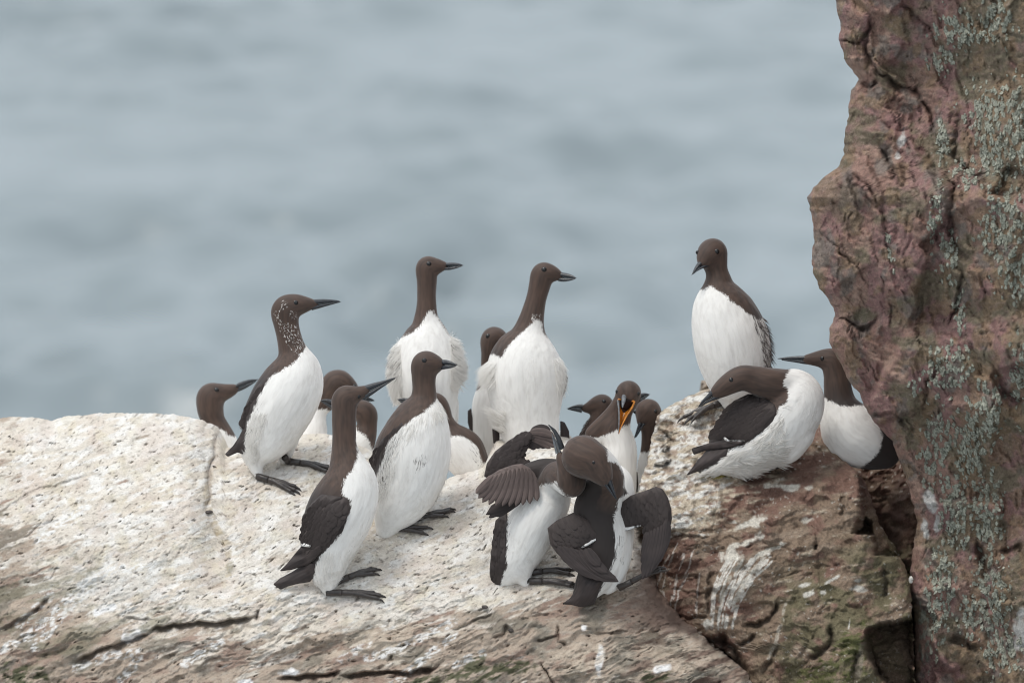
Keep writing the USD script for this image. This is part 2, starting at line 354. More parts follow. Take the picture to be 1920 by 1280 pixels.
def ledge_depth(u, v):
    """World y of the ledge surface at photo pixel (u, v) and the mask of its cracks."""
    u = np.asarray(u, float); v = np.asarray(v, float)
    t = np.clip(1280 - v, -400, 560)
    y = -0.25 + 0.6e-3 * t + 1.25e-6 * t * np.abs(t)
    y = y - 0.05 * smooth01(410 - u, 0, 60) * smooth01(1180 - v, 0, 250)       # the bulging boulder on the left
    y = y + 0.10 * smooth01(u, 900, 960) * smooth01(880 - v, 0, 50)            # the knoll under the tall bird
    d = v - crest(u)
    R = 70.0
    q = np.clip(1 - d / R, 0, 1)
    y = y + R * S * 1.3 * (1 - np.sqrt(np.maximum(1 - q * q, 0)))
    wu = u + 14 * (N2(u / 60, v / 60, 3, 11) - .5) * 2
    wv = v + 14 * (N2(u / 60, v / 60, 3, 12) - .5) * 2
    a, b = rot(wu, wv, -19)
    damp = smooth01(d, 0, 30) * .8 + .2
    rg = .15 + .95 * smooth01(N2(a / 110, b / 55, 3, 20) + .15 * smooth01(v, 1080, 1200), .40, .66)
    y = y + damp * .040 * (N2(wu / 170, wv / 120, 3, 21) - .5)
    low = smooth01(v, 1080, 1210)
    y = y - (0.2 + .8 * low) * damp * .024 * (ridged(a / 210, b / 46, 3, 31) - .6)
    y = y - (.5 + .6 * low) * rg * damp * .0075 * (ridged(a / 64, b / 13, 3, 36) - .6)
    y = y - rg * damp * .0028 * (ridged(a / 24, b / 7, 2, 37) - .6)
    y = y + rg * damp * (.0045 + .003 * low) * (N2(wu / 13, wv / 9, 3, 41) - .5) + rg * damp * .0032 * (N2(u / 5.5, v / 4.5, 2, 42) - .5)
    pit = N2(a / 17, b / 8, 3, 45)
    y = y + damp * .009 * smooth01(pit, .72, .88)
    gl = [(1178, 900), (1180, 1010), (1192, 1075), (1212, 1118), (1262, 1176), (1300, 1203), (1345, 1240), (1400, 1292), (1480, 1400)]
    gd, _, gs = seg_dist(u + 16 * (N2(u / 24, v / 24, 3, 55) - .5), v + 16 * (N2(u / 24, v / 24, 3, 56) - .5), gl)
    y = y + .42 * smooth01(np.where(gs < 0, gd, 0), 0, 48) * smooth01(u, 1150, 1200) - .02 * np.exp(-((gd - 22) / 18) ** 2) * (gs > 0) * smooth01(v, 1130, 1180)
    crack = np.zeros_like(y)
    for pts, w, dep, one in LEDGE_CRACKS:
        jx, jy = u + 8 * (N2(u / 22, v / 22, 2, 51) - .5), v + 8 * (N2(u / 22, v / 22, 2, 52) - .5)
        dd, al, sd = seg_dist(jx, jy, pts)
        taper = smooth01(al, 0, .12) * smooth01(1 - al, 0, .12) * .8 + .2
        w2 = w * np.clip(.1 + 1.2 * N2(u / 26, v / 26, 3, 53), .2, 1.2)
        if one:
            g = np.where(sd > 0, np.exp(-(dd / (w2 * taper * 1.4)) ** 2), np.exp(-(dd / 2.0) ** 2)) * taper
        else:
            g = np.exp(-(dd / w2) ** 2) * taper
        y = y + .75 * dep * g
        crack = np.maximum(crack, g * min(1, dep / .03))
    return y, crack

def splat(u, v, blobs, seed=0, rough=.5):
    """Irregular patches: (centre u, centre v, half width, half height, tilt in degrees)."""
    m = np.zeros_like(u)
    n = N2(u / 22, v / 22, 4, seed) - .5
    for (cu, cv, hw, hh, deg) in blobs:
        a, b = rot(u - cu, v - cv, deg)
        m = np.maximum(m, smooth01(1 + rough * 2.4 * n - np.hypot(a / hw, b / hh), 0, .45))
    return m

def streaks(u, v, lines, w, seed=0, broken=.35):
    m = np.zeros_like(u)
    ju, jv = u + 7 * (N2(u / 18, v / 30, 3, seed) - .5), v + 5 * (N2(u / 18, v / 30, 3, seed + 1) - .5)
    gap = N2(u / 15, v / 15, 3, seed + 2)
    for ln in lines:
        ww = ln[1] if isinstance(ln, tuple) and np.ndim(ln[1]) == 0 else w
        pts = ln[0] if isinstance(ln, tuple) and np.ndim(ln[1]) == 0 else ln
        dd, al, _ = seg_dist(ju, jv, pts)
        m = np.maximum(m, smooth01(1.25 - dd / (ww * (.6 + .8 * gap)), 0, .6) * smooth01(gap, broken - .12, broken + .05))
    return m

def ledge_colour(u, v, crack):
    a, b = rot(u, v, -19)
    st = N2(a / 90, b / 16, 5, 61)
    st2 = N2(a / 34, b / 9, 4, 62)
    big = N2(u / 180, v / 130, 4, 63)
    c = np.broadcast_to((0.40, 0.325, 0.26), u.shape + (3,)).copy()
    c = mixc(c, (0.31, 0.225, 0.18), smooth01(N2(a / 120, b / 30, 4, 64), .5, .68))
    c = mixc(c, (0.20, 0.18, 0.145), smooth01(N2(a / 80, b / 40, 4, 65), .52, .7) * .8)
    # how much guano: heavy over the top, thinner down the front and on the left flank
    cover = 1.02 - .95 * smooth01(v - 60 * np.sin(u / 300), 1060, 1215) + .35 * (big - .5)
    cover = cover - .42 * smooth01(230 - u, 0, 200) * smooth01(v, 900, 1030) - .25 * smooth01(90 - u, 0, 90)
    cover = cover + .12 * smooth01(v, 1190, 1250)
    g = smooth01(cover + 1.1 * (st - .5) + .7 * (st2 - .5), .42, .72)
    white = (0.655, 0.60, 0.525)
    c = mixc(c, white, g * .93)
    c = mixc(c, (0.57, 0.50, 0.42), smooth01(N2(a / 150, b / 60, 4, 78), .5, .66) * .5 * g)
    c = mixc(c, (0.70, 0.665, 0.61), smooth01(N2(a / 200, b / 70, 4, 79), .5, .62) * .7 * g)
    c = mixc(c, (0.72, 0.695, 0.655), smooth01(N2(a / 45, b / 14, 5, 66) + .25 * (cover - .7), .56, .70) * g)
    c = mixc(c, (0.56, 0.47, 0.41), smooth01(N2(u / 70, v / 60, 4, 67), .5, .72) * .45 * g)                # pinkish
    c = mixc(c, (0.56, 0.50, 0.36), smooth01(N2(u / 40, v / 40, 4, 68), .56, .75) * .35 * g)               # yellowish
    c = mixc(c, (0.40, 0.37, 0.32), smooth01(N2(a / 22, b / 9, 4, 69), .58, .74) * .4)                   # grey scuffs
    c = mixc(c, (0.20, 0.17, 0.145), smooth01(N2(a / 11, b / 5, 3, 70), .66, .76) * .7)
    lines = [z7([(0, 1130), (130, 1060), (220, 980), (300, 900), (420, 800), (560, 750), (700, 745)]), z7([(160, 1115), (240, 1020), (330, 920), (430, 830)]), z7([(90, 1010), (230, 880), (240, 840)]), z7([(170, 620), (280, 540), (400, 470)]),
             z7([(560, 1260), (620, 1200), (640, 1150)]), z7([(850, 1190), (930, 1140), (1020, 1090)]), z7([(350, 1210), (500, 1150), (640, 1140)]),
             [(690, 1235), (745, 1215), (800, 1190), (850, 1165)], [(740, 1280), (780, 1245), (850, 1190)], [(640, 1235), (690, 1205)], [(855, 1245), (890, 1230), (905, 1225)]]
    c = mixc(c, (0.74, 0.73, 0.71), streaks(u, v, lines, 8, 71, .42) * .85 * smooth01(N2(a / 16, b / 5, 3, 77), .36, .52))
    c = mixc(c, (0.78, 0.77, 0.76), splat(u, v, [(1124, 1240, 9, 34, 4), (1094, 1176, 7, 8, 0), (1243, 1251, 22, 9, -15), (245, 1195, 26, 12, -30), (200, 1142, 26, 9, -15), (545, 1260, 22, 8, 0), (460, 1278, 20, 8, 0)], 72, .5))
    green = splat(u, v, [(890, 1262, 85, 26, -12), (960, 1250, 45, 20, 0), (1225, 1270, 40, 16, 0), (40, 1265, 80, 22, 10), (800, 1275, 40, 12, -10)], 73, .6) * smooth01(st2, .36, .5)
    c = mixc(c, (0.075, 0.080, 0.042), green * .92)
    olive = splat(u, v, [(60, 1120, 140, 60, -25), (150, 1200, 120, 40, -20), (430, 942, 10, 7, 0), (432, 1063, 9, 16, 0), (410, 1002, 18, 10, 20), (300, 1160, 60, 30, -20)], 74, .5)
    c = mixc(c, (0.19, 0.175, 0.12), olive * .6 * smooth01(st, .4, .56))
    tan = streaks(u, v, [z7([(985, 235), (965, 330), (955, 420), (965, 500), (1000, 570), (1050, 640), (1060, 780)])], 7, 75, .36)
    c = mixc(c, (0.42, 0.34, 0.22), tan * .55 * smooth01(st2, .38, .55))
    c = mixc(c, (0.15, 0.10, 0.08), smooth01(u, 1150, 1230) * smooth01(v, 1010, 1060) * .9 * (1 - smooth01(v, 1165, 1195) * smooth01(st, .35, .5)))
    c = mixc(c, (0.54, 0.46, 0.37), splat(u, v, [(1250, 1222, 80, 34, 25), (1100, 1235, 100, 40, 0), (700, 1200, 120, 30, -12)], 76, .5) * smooth01(st2, .4, .6) * .7)
    c = mixc(c, (0.13, 0.09, 0.07), np.clip(crack, 0, 1) * .6)
    return c

def relief(name, rows_u, rows_v, y, colour, material, back=None, label=None):
    """A rock surface from a grid of photo pixels with their depths; BACK (dx, dy, dz) rows carry it on behind its outline."""
    P = W(rows_u, rows_v, y)
    C = colour
    if back is not None:
        k = back[:, None, :]
        tail = P[-1][None] + k
        tail[..., 2] += .02 * (fbm(tail * 7, 3, 9) - .5) * np.linspace(0, 1, len(back))[:, None]
        P = np.vstack([P, tail]); C = np.vstack([C, np.broadcast_to(C[-1][None], tail.shape)])
    nr, nc = P.shape[:2]
    m = obj(name, P.reshape(-1, 3), grid_faces(nr, nc), material, prim={'albedo': C.reshape(-1, 3)})
    tag(m.GetPrim(), label, None, None, 'structure')
    return m

def build_ledge():
    us = np.r_[np.linspace(-420, -20, 40, endpoint=False), np.arange(-20, 1445, 2.3), np.linspace(1450, 1600, 12)]
    n = 250
    s = np.linspace(0, 1, n)
    top = crest(us)
    vv = 1310 + (top[None] - 1310) * (s ** .97)[:, None]
    ext = np.linspace(1600, 1312, 100)
    vv = np.vstack([np.broadcast_to(ext[:, None], (100, len(us))), vv])
    uu = np.broadcast_to(us[None], vv.shape)
    y, crack = ledge_depth(uu, vv)
    b = np.linspace(0, 1, 24)[1:]
    back = np.stack([b * 0, 1.2 * b, -0.10 * b - 1.3 * b ** 2.2], 1)
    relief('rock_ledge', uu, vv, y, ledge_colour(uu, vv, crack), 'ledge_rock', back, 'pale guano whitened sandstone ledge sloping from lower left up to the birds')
build_ledge()

# ---- brown block on the right
UL = np.array([(735, 1325), (741, 1295), (752, 1270), (766, 1246), (784, 1231), (820, 1222), (870, 1212), (905, 1199), (940, 1196), (985, 1212), (1020, 1226), (1095, 1228), (1130, 1236), (1160, 1256), (1185, 1285), (1204, 1302), (1212, 1330), (1218, 1355), (1240, 1378), (1280, 1402), (1400, 1450), (1600, 1500)], float)
UR = np.array([(735, 1345), (741, 1400), (752, 1460), (790, 1532), (830, 1560), (868, 1590), (885, 1612), (985, 1616), (1000, 1600), (1004, 1636), (1040, 1640), (1046, 1702), (1100, 1708), (1300, 1716), (1600, 1720)], float)
UR2 = np.array([(735, 1345), (741, 1400), (752, 1460), (790, 1532), (830, 1560), (868, 1590), (900, 1622), (985, 1650), (1040, 1690), (1100, 1708), (1300, 1716), (1600, 1720)], float)
z8 = crop(1200, 860, 3.048)
BLOCK_CRACKS = [
    (z8([(440, 120), (430, 300), (410, 420), (425, 540)]), 3, .005, 0), (z8([(1010, 380), (1005, 480), (1025, 600), (1030, 720)]), 3, .006, 0), (z8([(1005, 480), (1000, 520)]), 5, .02, 0),
    (z8([(95, 742), (200, 745), (330, 770), (400, 765)]), 3, .010, 0), (z8([(400, 640), (395, 760), (390, 900)]), 5, .02, 0), (z8([(330, 650), (335, 760), (330, 890)]), 4, .014, 0),
    (z8([(150, 430), (260, 440), (400, 445)]), 4, .009, 1), (z8([(180, 900), (300, 905), (390, 895)]), 4, .012, 1),
    (z8([(590, 950), (680, 940), (740, 900), (790, 800)]), 5, .022, 1), (z8([(560, 1060), (640, 1020), (660, 1010)]), 4, .02, 1), (z8([(690, 1240), (740, 1160), (800, 1050)]), 4, .014, 0),
    (z8([(970, 1150), (1040, 1100), (1100, 1040), (1080, 960)]), 6, .03, 0), (z8([(1250, 1090), (1225, 1180), (1230, 1280)]), 5, .02, 0), (z8([(1280, 1000), (1300, 1110), (1380, 1260)]), 6, .025, 0),
    (z8([(1400, 620), (1405, 760), (1395, 800)]), 5, .02, 0), (z8([(1150, 170), (1160, 280), (1150, 330)]), 4, .012, 0), (z8([(330, 1075), (420, 1040), (500, 1045)]), 13, .07, 0), (z8([(490, 1050), (530, 1080), (560, 1150), (620, 1230)]), 6, .03, 0),
    (z8([(570, 120), (700, 90), (900, 60)]), 4, .012, 1), (z8([(1030, 960), (900, 1150)]), 4, .01, 0),
    ([(1232, 800), (1250, 812), (1262, 830)], 5, .02, 1), ([(1225, 868), (1245, 872), (1262, 860)], 5, .02, 1), ([(1240, 838), (1250, 846), (1258, 858)], 6, .03, 0), ([(1270, 790), (1300, 800), (1330, 800)], 4, .012, 1), ([(1410, 812), (1480, 830), (1530, 822)], 4, .012, 1),
]
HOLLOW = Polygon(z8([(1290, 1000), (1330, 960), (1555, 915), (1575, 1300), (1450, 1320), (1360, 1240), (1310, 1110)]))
NOTCH = Polygon(z8([(1250, 345), (1290, 335), (1330, 420), (1225, 415)]))
def inside(poly, u, v, soft):
    pts = shapely.points(np.ravel(u), np.ravel(v))
    d = shapely.distance(poly.exterior, pts)
    d = np.where(shapely.contains(poly, pts), d, -d).reshape(np.shape(u))
    return smooth01(d, -soft, soft)

def block_depth(u, v):
    u = np.asarray(u, float); v = np.asarray(v, float)
    fold = np.interp(u, [1180, 1250, 1330, 1420, 1520, 1620, 1720], [985, 985, 975, 1000, 985, 960, 1040])
    dv = v - fold + 50 * (N2(u / 60, v / 60, 3, 110) - .5)
    tp = 34 * np.logaddexp(0, -dv / 34)                                              # height above the rounded fold
    y = .02 + tp * .0016 - (dv + tp) * .00042 
    y = y + .14 * smooth01(1345 - u, 0, 130) * smooth01(v, 950, 1090)                 # the flank that turns away on the left
    y = y - .06 * smooth01(u, 1480, 1580) * smooth01(v, 1090, 1240)                   # lower right blocks stand proud
    L, Rr = np.interp(v, UL[:, 0], UL[:, 1]), np.interp(v, UR2[:, 0], UR2[:, 1])
    Rs = np.interp(v + 5 * (N2(u / 14, v / 14, 2, 114) - .5), UR[:, 0], UR[:, 1]) + 8 * (N2(v / 14, v * 0, 3, 103) - .5)
    y = y + .18 * smooth01(u, Rs - 2, Rs + 6) * smooth01(v, 880, 900) * smooth01(1060 - v, 0, 12) + .03 * np.exp(-np.maximum(Rs - u, 0) / 9) * smooth01(v, 880, 900) * smooth01(1060 - v, 0, 12)
    for d, R in ((u - L, 45.0), (Rr - u, 22.0)):
        q = np.clip(1 - d / R, 0, 1)
        y = y + R * S * 1.2 * (1 - np.sqrt(np.maximum(1 - q * q, 0)))
    wu = u + 24 * (N2(u / 50, v / 50, 3, 111) - .5); wv = v + 24 * (N2(u / 50, v / 50, 3, 112) - .5)
    a, b = rot(wu, wv, -8)
    y = y + .055 * (N2(wu / 130, wv / 100, 3, 121) - .5)
    y = y - .007 * (ridged(a / 150, b / 30, 3, 131) - .6) * (1 - .5 * smooth01(v, 1050, 1150))
    y = y - .0045 * (ridged(a / 50, b / 14, 3, 136) - .6)
    y = y + .009 * (N2(wu / 14, wv / 12, 3, 141) - .5) + .004 * (N2(u / 5.5, v / 4.5, 2, 142) - .5)
    step = N2(a / 70, b / 34, 4, 143)
    y = y + .007 * smooth01(step, .49, .60)                                           # flaked-off plates
    knob = smooth01(1300 - u, 0, 60) * smooth01(905 - v, 0, 40)
    y = y + knob * .06 * (N2(wu / 26, wv / 18, 3, 144) - .5)
    crack = np.zeros_like(y)
    ju, jv = u + 10 * (N2(u / 18, v / 18, 3, 151) - .5), v + 10 * (N2(u / 18, v / 18, 3, 152) - .5)
    for pts, w, dep, one in BLOCK_CRACKS:
        dd, al, sd = seg_dist(ju, jv, pts)
        taper = smooth01(al, 0, .15) * smooth01(1 - al, 0, .15) * .8 + .2
        w2 = w * (.6 + .8 * N2(u / 24, v / 24, 2, 153))
        g = (np.where(sd > 0, np.exp(-(dd / (w2 * 1.5)) ** 2), np.exp(-(dd / 2) ** 2)) if one else np.exp(-(dd / w2) ** 2)) * taper
        y = y + dep * g
        crack = np.maximum(crack, g * min(1, dep / .025))
    h = inside(HOLLOW, ju, jv, 5); n = inside(NOTCH, ju, jv, 5)
    return y + .17 * h + .08 * n, crack, h

def block_colour(u, v, crack, hollow):
    a, b = rot(u, v, -8)
    st, st2 = N2(a / 80, b / 17, 5, 161), N2(a / 26, b / 9, 4, 162)
    c = np.broadcast_to((0.235, 0.172, 0.125), u.shape + (3,)).copy()
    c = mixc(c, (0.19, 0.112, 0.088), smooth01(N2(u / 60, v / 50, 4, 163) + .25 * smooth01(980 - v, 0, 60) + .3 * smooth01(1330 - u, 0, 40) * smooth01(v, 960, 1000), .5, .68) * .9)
    c = mixc(c, (0.27, 0.21, 0.16), smooth01(st, .5, .7) * .7)
    gr = smooth01(v + .5 * (u - 1500), 1010, 1130) * smooth01(u, 1380, 1500)
    c = mixc(c, (0.145, 0.130, 0.078), gr * smooth01(N2(u / 45, v / 35, 5, 164), .36, .56) * .9)
    c = mixc(c, (0.095, 0.102, 0.038), splat(u, v, [(1600, 1225, 40, 60, 20), (1535, 1262, 60, 35, -10), (1620, 1200, 30, 25, 0)], 165, .7) * .85 * smooth01(st2, .35, .5))
    c = mixc(c, (0.22, 0.19, 0.16), splat(u, v, [(1612, 1240, 9, 40, 8)], 166, .5) * .6)
    # guano: thick and cream on the upper left, streaks below
    cov = 1.05 - smooth01(u + .55 * (v - 760), 1330, 1590) * .95 - .55 * smooth01(v, 985, 1015) * smooth01(1400 - u, 0, 60)
    cov = cov + .25 * (N2(u / 90, v / 60, 4, 167) - .5)
    g = smooth01(cov + 1.1 * (st - .5) + .8 * (st2 - .5), .40, .66)
    c = mixc(c, (0.50, 0.43, 0.335), g * .92)
    c = mixc(c, (0.66, 0.64, 0.60), smooth01(N2(a / 40, b / 12, 5, 168) + .3 * (cov - .7), .52, .66) * g)
    c = mixc(c, (0.30, 0.215, 0.16), smooth01(N2(u / 18, v / 13, 4, 169), .56, .70) * .75 * g)
    c = mixc(c, (0.20, 0.15, 0.12), smooth01(N2(a / 14, b / 7, 3, 175), .62, .74) * .7 * g)
    c = mixc(c, (0.66, 0.63, 0.56), splat(u, v, [(1412, 978, 30, 10, -18), (1398, 1016, 36, 8, -22), (1445, 1030, 26, 6, -25), (1470, 912, 60, 7, 4), (1510, 972, 14, 7, 0), (1372, 1040, 20, 14, -30)], 170, .8) * .85)
    W_ = (0.68, 0.66, 0.61)
    r = np.random.default_rng(17)
    lo_, hi_ = np.array(z8([(505, 570), (450, 680), (412, 790), (398, 900), (395, 960)])), np.array(z8([(760, 560), (670, 640), (600, 740), (555, 840), (530, 960)]))
    lines = []
    for k in range(15):
        f_ = r.random(); n_ = int(r.integers(3, 7))
        ln = lo_ * (1 - f_) + hi_ * f_ + r.normal(0, 1.5, lo_.shape) + [0, r.uniform(-6, 10)]
        lines.append((list(map(tuple, ln[:n_])), float(r.uniform(1.0, 3.2))))
    c = mixc(c, W_, streaks(u, v, lines, 3.0, 171, .33) * .8)
    c = mixc(c, (0.52, 0.48, 0.41), streaks(u, v, [(z8([(830, 830), (805, 940), (770, 1060), (735, 1140)]), 3.2), (z8([(590, 560), (500, 700), (450, 830)]), 5), (z8([(700, 570), (600, 690), (550, 800)]), 5)], 4.0, 178, .42) * .6)
    c = mixc(c, (0.60, 0.56, 0.52), streaks(u, v, [z8([(215, 480), (165, 600), (130, 735)]), z8([(165, 550), (120, 660), (95, 735)]), z8([(250, 545), (205, 690), (170, 850)]), z8([(305, 530), (265, 650), (240, 720)]), z8([(280, 650), (220, 760), (195, 880)]),
                                               z8([(130, 760), (145, 860)]), z8([(340, 650), (330, 800), (325, 900)]), z8([(210, 680), (190, 800)])], 1.5, 172, .36) * .8)
    c = mixc(c, (0.56, 0.54, 0.49), splat(u, v, [(1506, 1097, 12, 5, -10), (1519, 1112, 13, 6, -12), (1608, 1088, 10, 5, 0), (1610, 1103, 20, 7, 5), (1562, 1085, 18, 4, -30), (1543, 1110, 6, 4, 0), (1308, 1198, 14, 13, -40), (1325, 1170, 8, 12, 20), (1625, 880, 12, 6, 20), (1592, 1172, 2.4, 10, 8)], 173, .6))
    flecks = smooth01(N2(u / 9, v / 6, 3, 174), .70, .78) * smooth01(N2(u / 80, v / 60, 2, 177), .45, .6)
    c = mixc(c, (0.50, 0.47, 0.42), flecks * .8)
    c = mixc(c, (0.42, 0.36, 0.10), splat(u, v, [(1345, 890, 42, 8, -3)], 176, .5) * .8)
    c = mixc(c, (0.06, 0.045, 0.035), np.clip(crack, 0, 1) * .6)
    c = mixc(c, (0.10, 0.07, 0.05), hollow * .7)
    return c

def build_block():
    n = 255
    v = np.r_[np.linspace(1600, 1313, 70), np.arange(1310, 736, -2.2), 735.5]
    s = np.linspace(0, 1, n)
    L = np.interp(v, UL[:, 0], UL[:, 1]); Rr = np.interp(v, UR2[:, 0], UR2[:, 1])
    j = (v < 1300)
    L = L + j * (7 * (N2(v / 16, v * 0, 3, 101) - .5) + 5 * (N2(v / 6, v * 0, 2, 102) - .5)); Rr = Rr + j * 8 * (N2(v / 14, v * 0, 3, 103) - .5)
    uu = L[:, None] + (Rr - L)[:, None] * s[None]
    vv = np.broadcast_to(v[:, None], uu.shape) + 3 * (N2(uu / 14, uu * 0, 3, 104) - .5) * (v[:, None] < 760)
    y, crack, h = block_depth(uu, vv)
    c = block_colour(uu, vv, crack, h)
    P = W(uu, vv, y)
    k = 14                                                     # the sides run back from the outline
    b = (np.linspace(0, 1, k + 1)[1:])[None, :, None]
    left = P[:, :1] + b * np.array([.10, .75, -.12]); right = P[:, -1:] + b * np.array([-.02, .75, -.12])
    for e in (left, right):
        e += .05 * (fbm(e * 9, 3, 5)[..., None] - .5) * b
    P = np.concatenate([left[:, ::-1], P, right], 1)
    c = np.concatenate([np.repeat(c[:, :1], k, 1), c, np.repeat(c[:, -1:], k, 1)], 1)
    t = np.linspace(0, 1, 14)[1:, None, None]
    tail = P[-1][None] + t * np.array([0, .75, -.10]) - t ** 2 * np.array([0, 0, .9])
    P = np.concatenate([P, tail], 0); c = np.concatenate([c, np.repeat(c[-1:], 13, 0)], 0)
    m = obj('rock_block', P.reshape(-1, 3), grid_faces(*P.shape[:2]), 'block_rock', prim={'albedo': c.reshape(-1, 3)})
    tag(m.GetPrim(), 'brown sandstone block with white guano streaks and green algae below the sitting bird', None, None, 'structure')
build_block()

# ---- the recessed rock between the block and the cliff
def recess_depth(u, v):
    y = .40 + (900 - v) * np.where(v < 900, .0014, .0003)
    y = y - .10 * smooth01(u, 1655, 1700) * smooth01(v, 880, 960)
    wu = u + 18 * (N2(u / 40, v / 40, 3, 181) - .5); wv = v + 18 * (N2(u / 40, v / 40, 3, 182) - .5)
    y = y + .07 * (N2(wu / 60, wv / 60, 3, 183) - .5) - .03 * (ridged(wu / 70, wv / 28, 3, 184) - .6) + .014 * (N2(wu / 12, wv / 10, 3, 185) - .5)
    y = y - .09 * smooth01(v + 5 * np.sin(u / 9), 1036, 1042)                        # lower shelf
    return y
def build_recess():
    us = np.linspace(1480, 1740, 130)
    top = np.interp(us, [1480, 1520, 1560, 1600, 1640, 1700, 1800], [800, 796, 812, 846, 846, 842, 842]) + 6 * (N2(us / 20, us * 0, 3, 186) - .5)
    s = np.linspace(0, 1, 220)[:, None]
    vv = 1500 + (top[None] - 1500) * s
    uu = np.broadcast_to(us[None], vv.shape)
    y = recess_depth(uu, vv)
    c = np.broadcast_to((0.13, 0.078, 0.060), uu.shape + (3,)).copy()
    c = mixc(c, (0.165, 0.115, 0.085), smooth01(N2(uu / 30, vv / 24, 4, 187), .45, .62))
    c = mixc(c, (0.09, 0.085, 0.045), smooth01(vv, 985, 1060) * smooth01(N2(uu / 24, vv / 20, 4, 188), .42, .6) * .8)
    c = mixc(c, (0.5, 0.46, 0.4), smooth01(N2(uu / 9, vv / 5, 3, 189), .68, .75) * .7 * smooth01(960 - vv, 0, 60))
    c = mixc(c, (0.58, 0.52, 0.44), smooth01(850 - vv, 0, 30) * smooth01(1570 - uu, 0, 25) * smooth01(N2(uu / 18, vv / 9, 4, 190), .4, .55))
    b = np.linspace(0, 1, 16)[1:]
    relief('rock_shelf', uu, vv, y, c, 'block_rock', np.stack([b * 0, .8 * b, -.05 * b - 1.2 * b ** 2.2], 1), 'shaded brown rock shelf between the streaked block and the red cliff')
build_recess()

# ---- red cliff on the right
EDGE = np.array([(-300, 1500), (-120, 1556), (0, 1567), (20, 1569), (45, 1576), (75, 1573), (102, 1582), (120, 1587), (137, 1602), (150, 1611), (170, 1597), (200, 1590), (220, 1591), (250, 1584), (290, 1582), (315, 1570), (332, 1545), (352, 1525), (370, 1514),
                 (395, 1519), (425, 1525), (452, 1527), (482, 1521), (515, 1526), (540, 1537), (560, 1552), (577, 1562), (590, 1567), (615, 1556), (640, 1554), (657, 1562), (680, 1575), (705, 1587), (725, 1600), (737, 1611), (762, 1622), (785, 1635), (805, 1652),
                 (825, 1672), (855, 1682), (875, 1692), (900, 1700), (940, 1710), (980, 1720), (1010, 1715), (1040, 1710), (1070, 1707), (1110, 1705), (1145, 1712), (1190, 1715), (1280, 1716), (1600, 1720)], float)
def cliff_edge(v):
    return np.interp(v, EDGE[:, 0], EDGE[:, 1]) + 5 * (N2(v / 11, v * 0, 3, 201) - .5)
CLIFF_CRACKS = [
    (crop(1480, 0, 2)([(180, 150), (265, 160), (300, 110), (300, 60)]), 6, .03, 0), (crop(1480, 0, 2)([(300, 90), (290, 200), (340, 270), (420, 330), (470, 340), (500, 280)]), 7, .035, 1), (crop(1480, 0, 2)([(420, 0), (470, 60), (540, 100)]), 6, .025, 1),
    (crop(1480, 0, 2)([(262, 300), (300, 330), (340, 300)]), 6, .03, 0), (crop(1480, 0, 2)([(470, 340), (530, 430), (540, 520)]), 6, .03, 0), (crop(1480, 0, 2)([(340, 540), (370, 600), (400, 680)]), 7, .03, 0),
    (crop(1480, 0, 2)([(180, 630), (250, 660), (300, 700), (350, 790), (365, 900), (400, 1040)]), 6, .02, 0), (crop(1480, 0, 2)([(90, 850), (180, 930), (260, 1010), (310, 1100)]), 5, .018, 0),
    (crop(1480, 0, 2)([(175, 1180), (250, 1225), (300, 1240), (330, 1180)]), 7, .035, 0), (crop(1480, 0, 2)([(560, 640), (620, 700), (600, 800), (620, 920), (700, 1000)]), 8, .035, 1), (crop(1480, 0, 2)([(640, 420), (620, 590), (700, 660), (760, 640)]), 7, .03, 1),
    (crop(1480, 0, 2)([(600, 1220), (640, 1100), (650, 1000)]), 8, .04, 0), (crop(1480, 640, 2)([(700, 740), (740, 860), (720, 880)]), 13, .06, 0), (crop(1480, 640, 2)([(590, 1110), (660, 1130), (710, 1160)]), 16, .05, 0), (crop(1480, 640, 2)([(310, 270), (400, 270), (440, 310)]), 7, .03, 1),
    (crop(1480, 640, 2)([(500, 260), (520, 160), (560, 90)]), 7, .03, 0), (crop(1480, 640, 2)([(800, 180), (850, 220), (880, 210)]), 7, .03, 1), (crop(1480, 640, 2)([(420, 430), (520, 530), (560, 560)]), 6, .02, 1), (crop(1480, 640, 2)([(780, 790), (860, 760), (880, 800)]), 8, .03, 1),
]
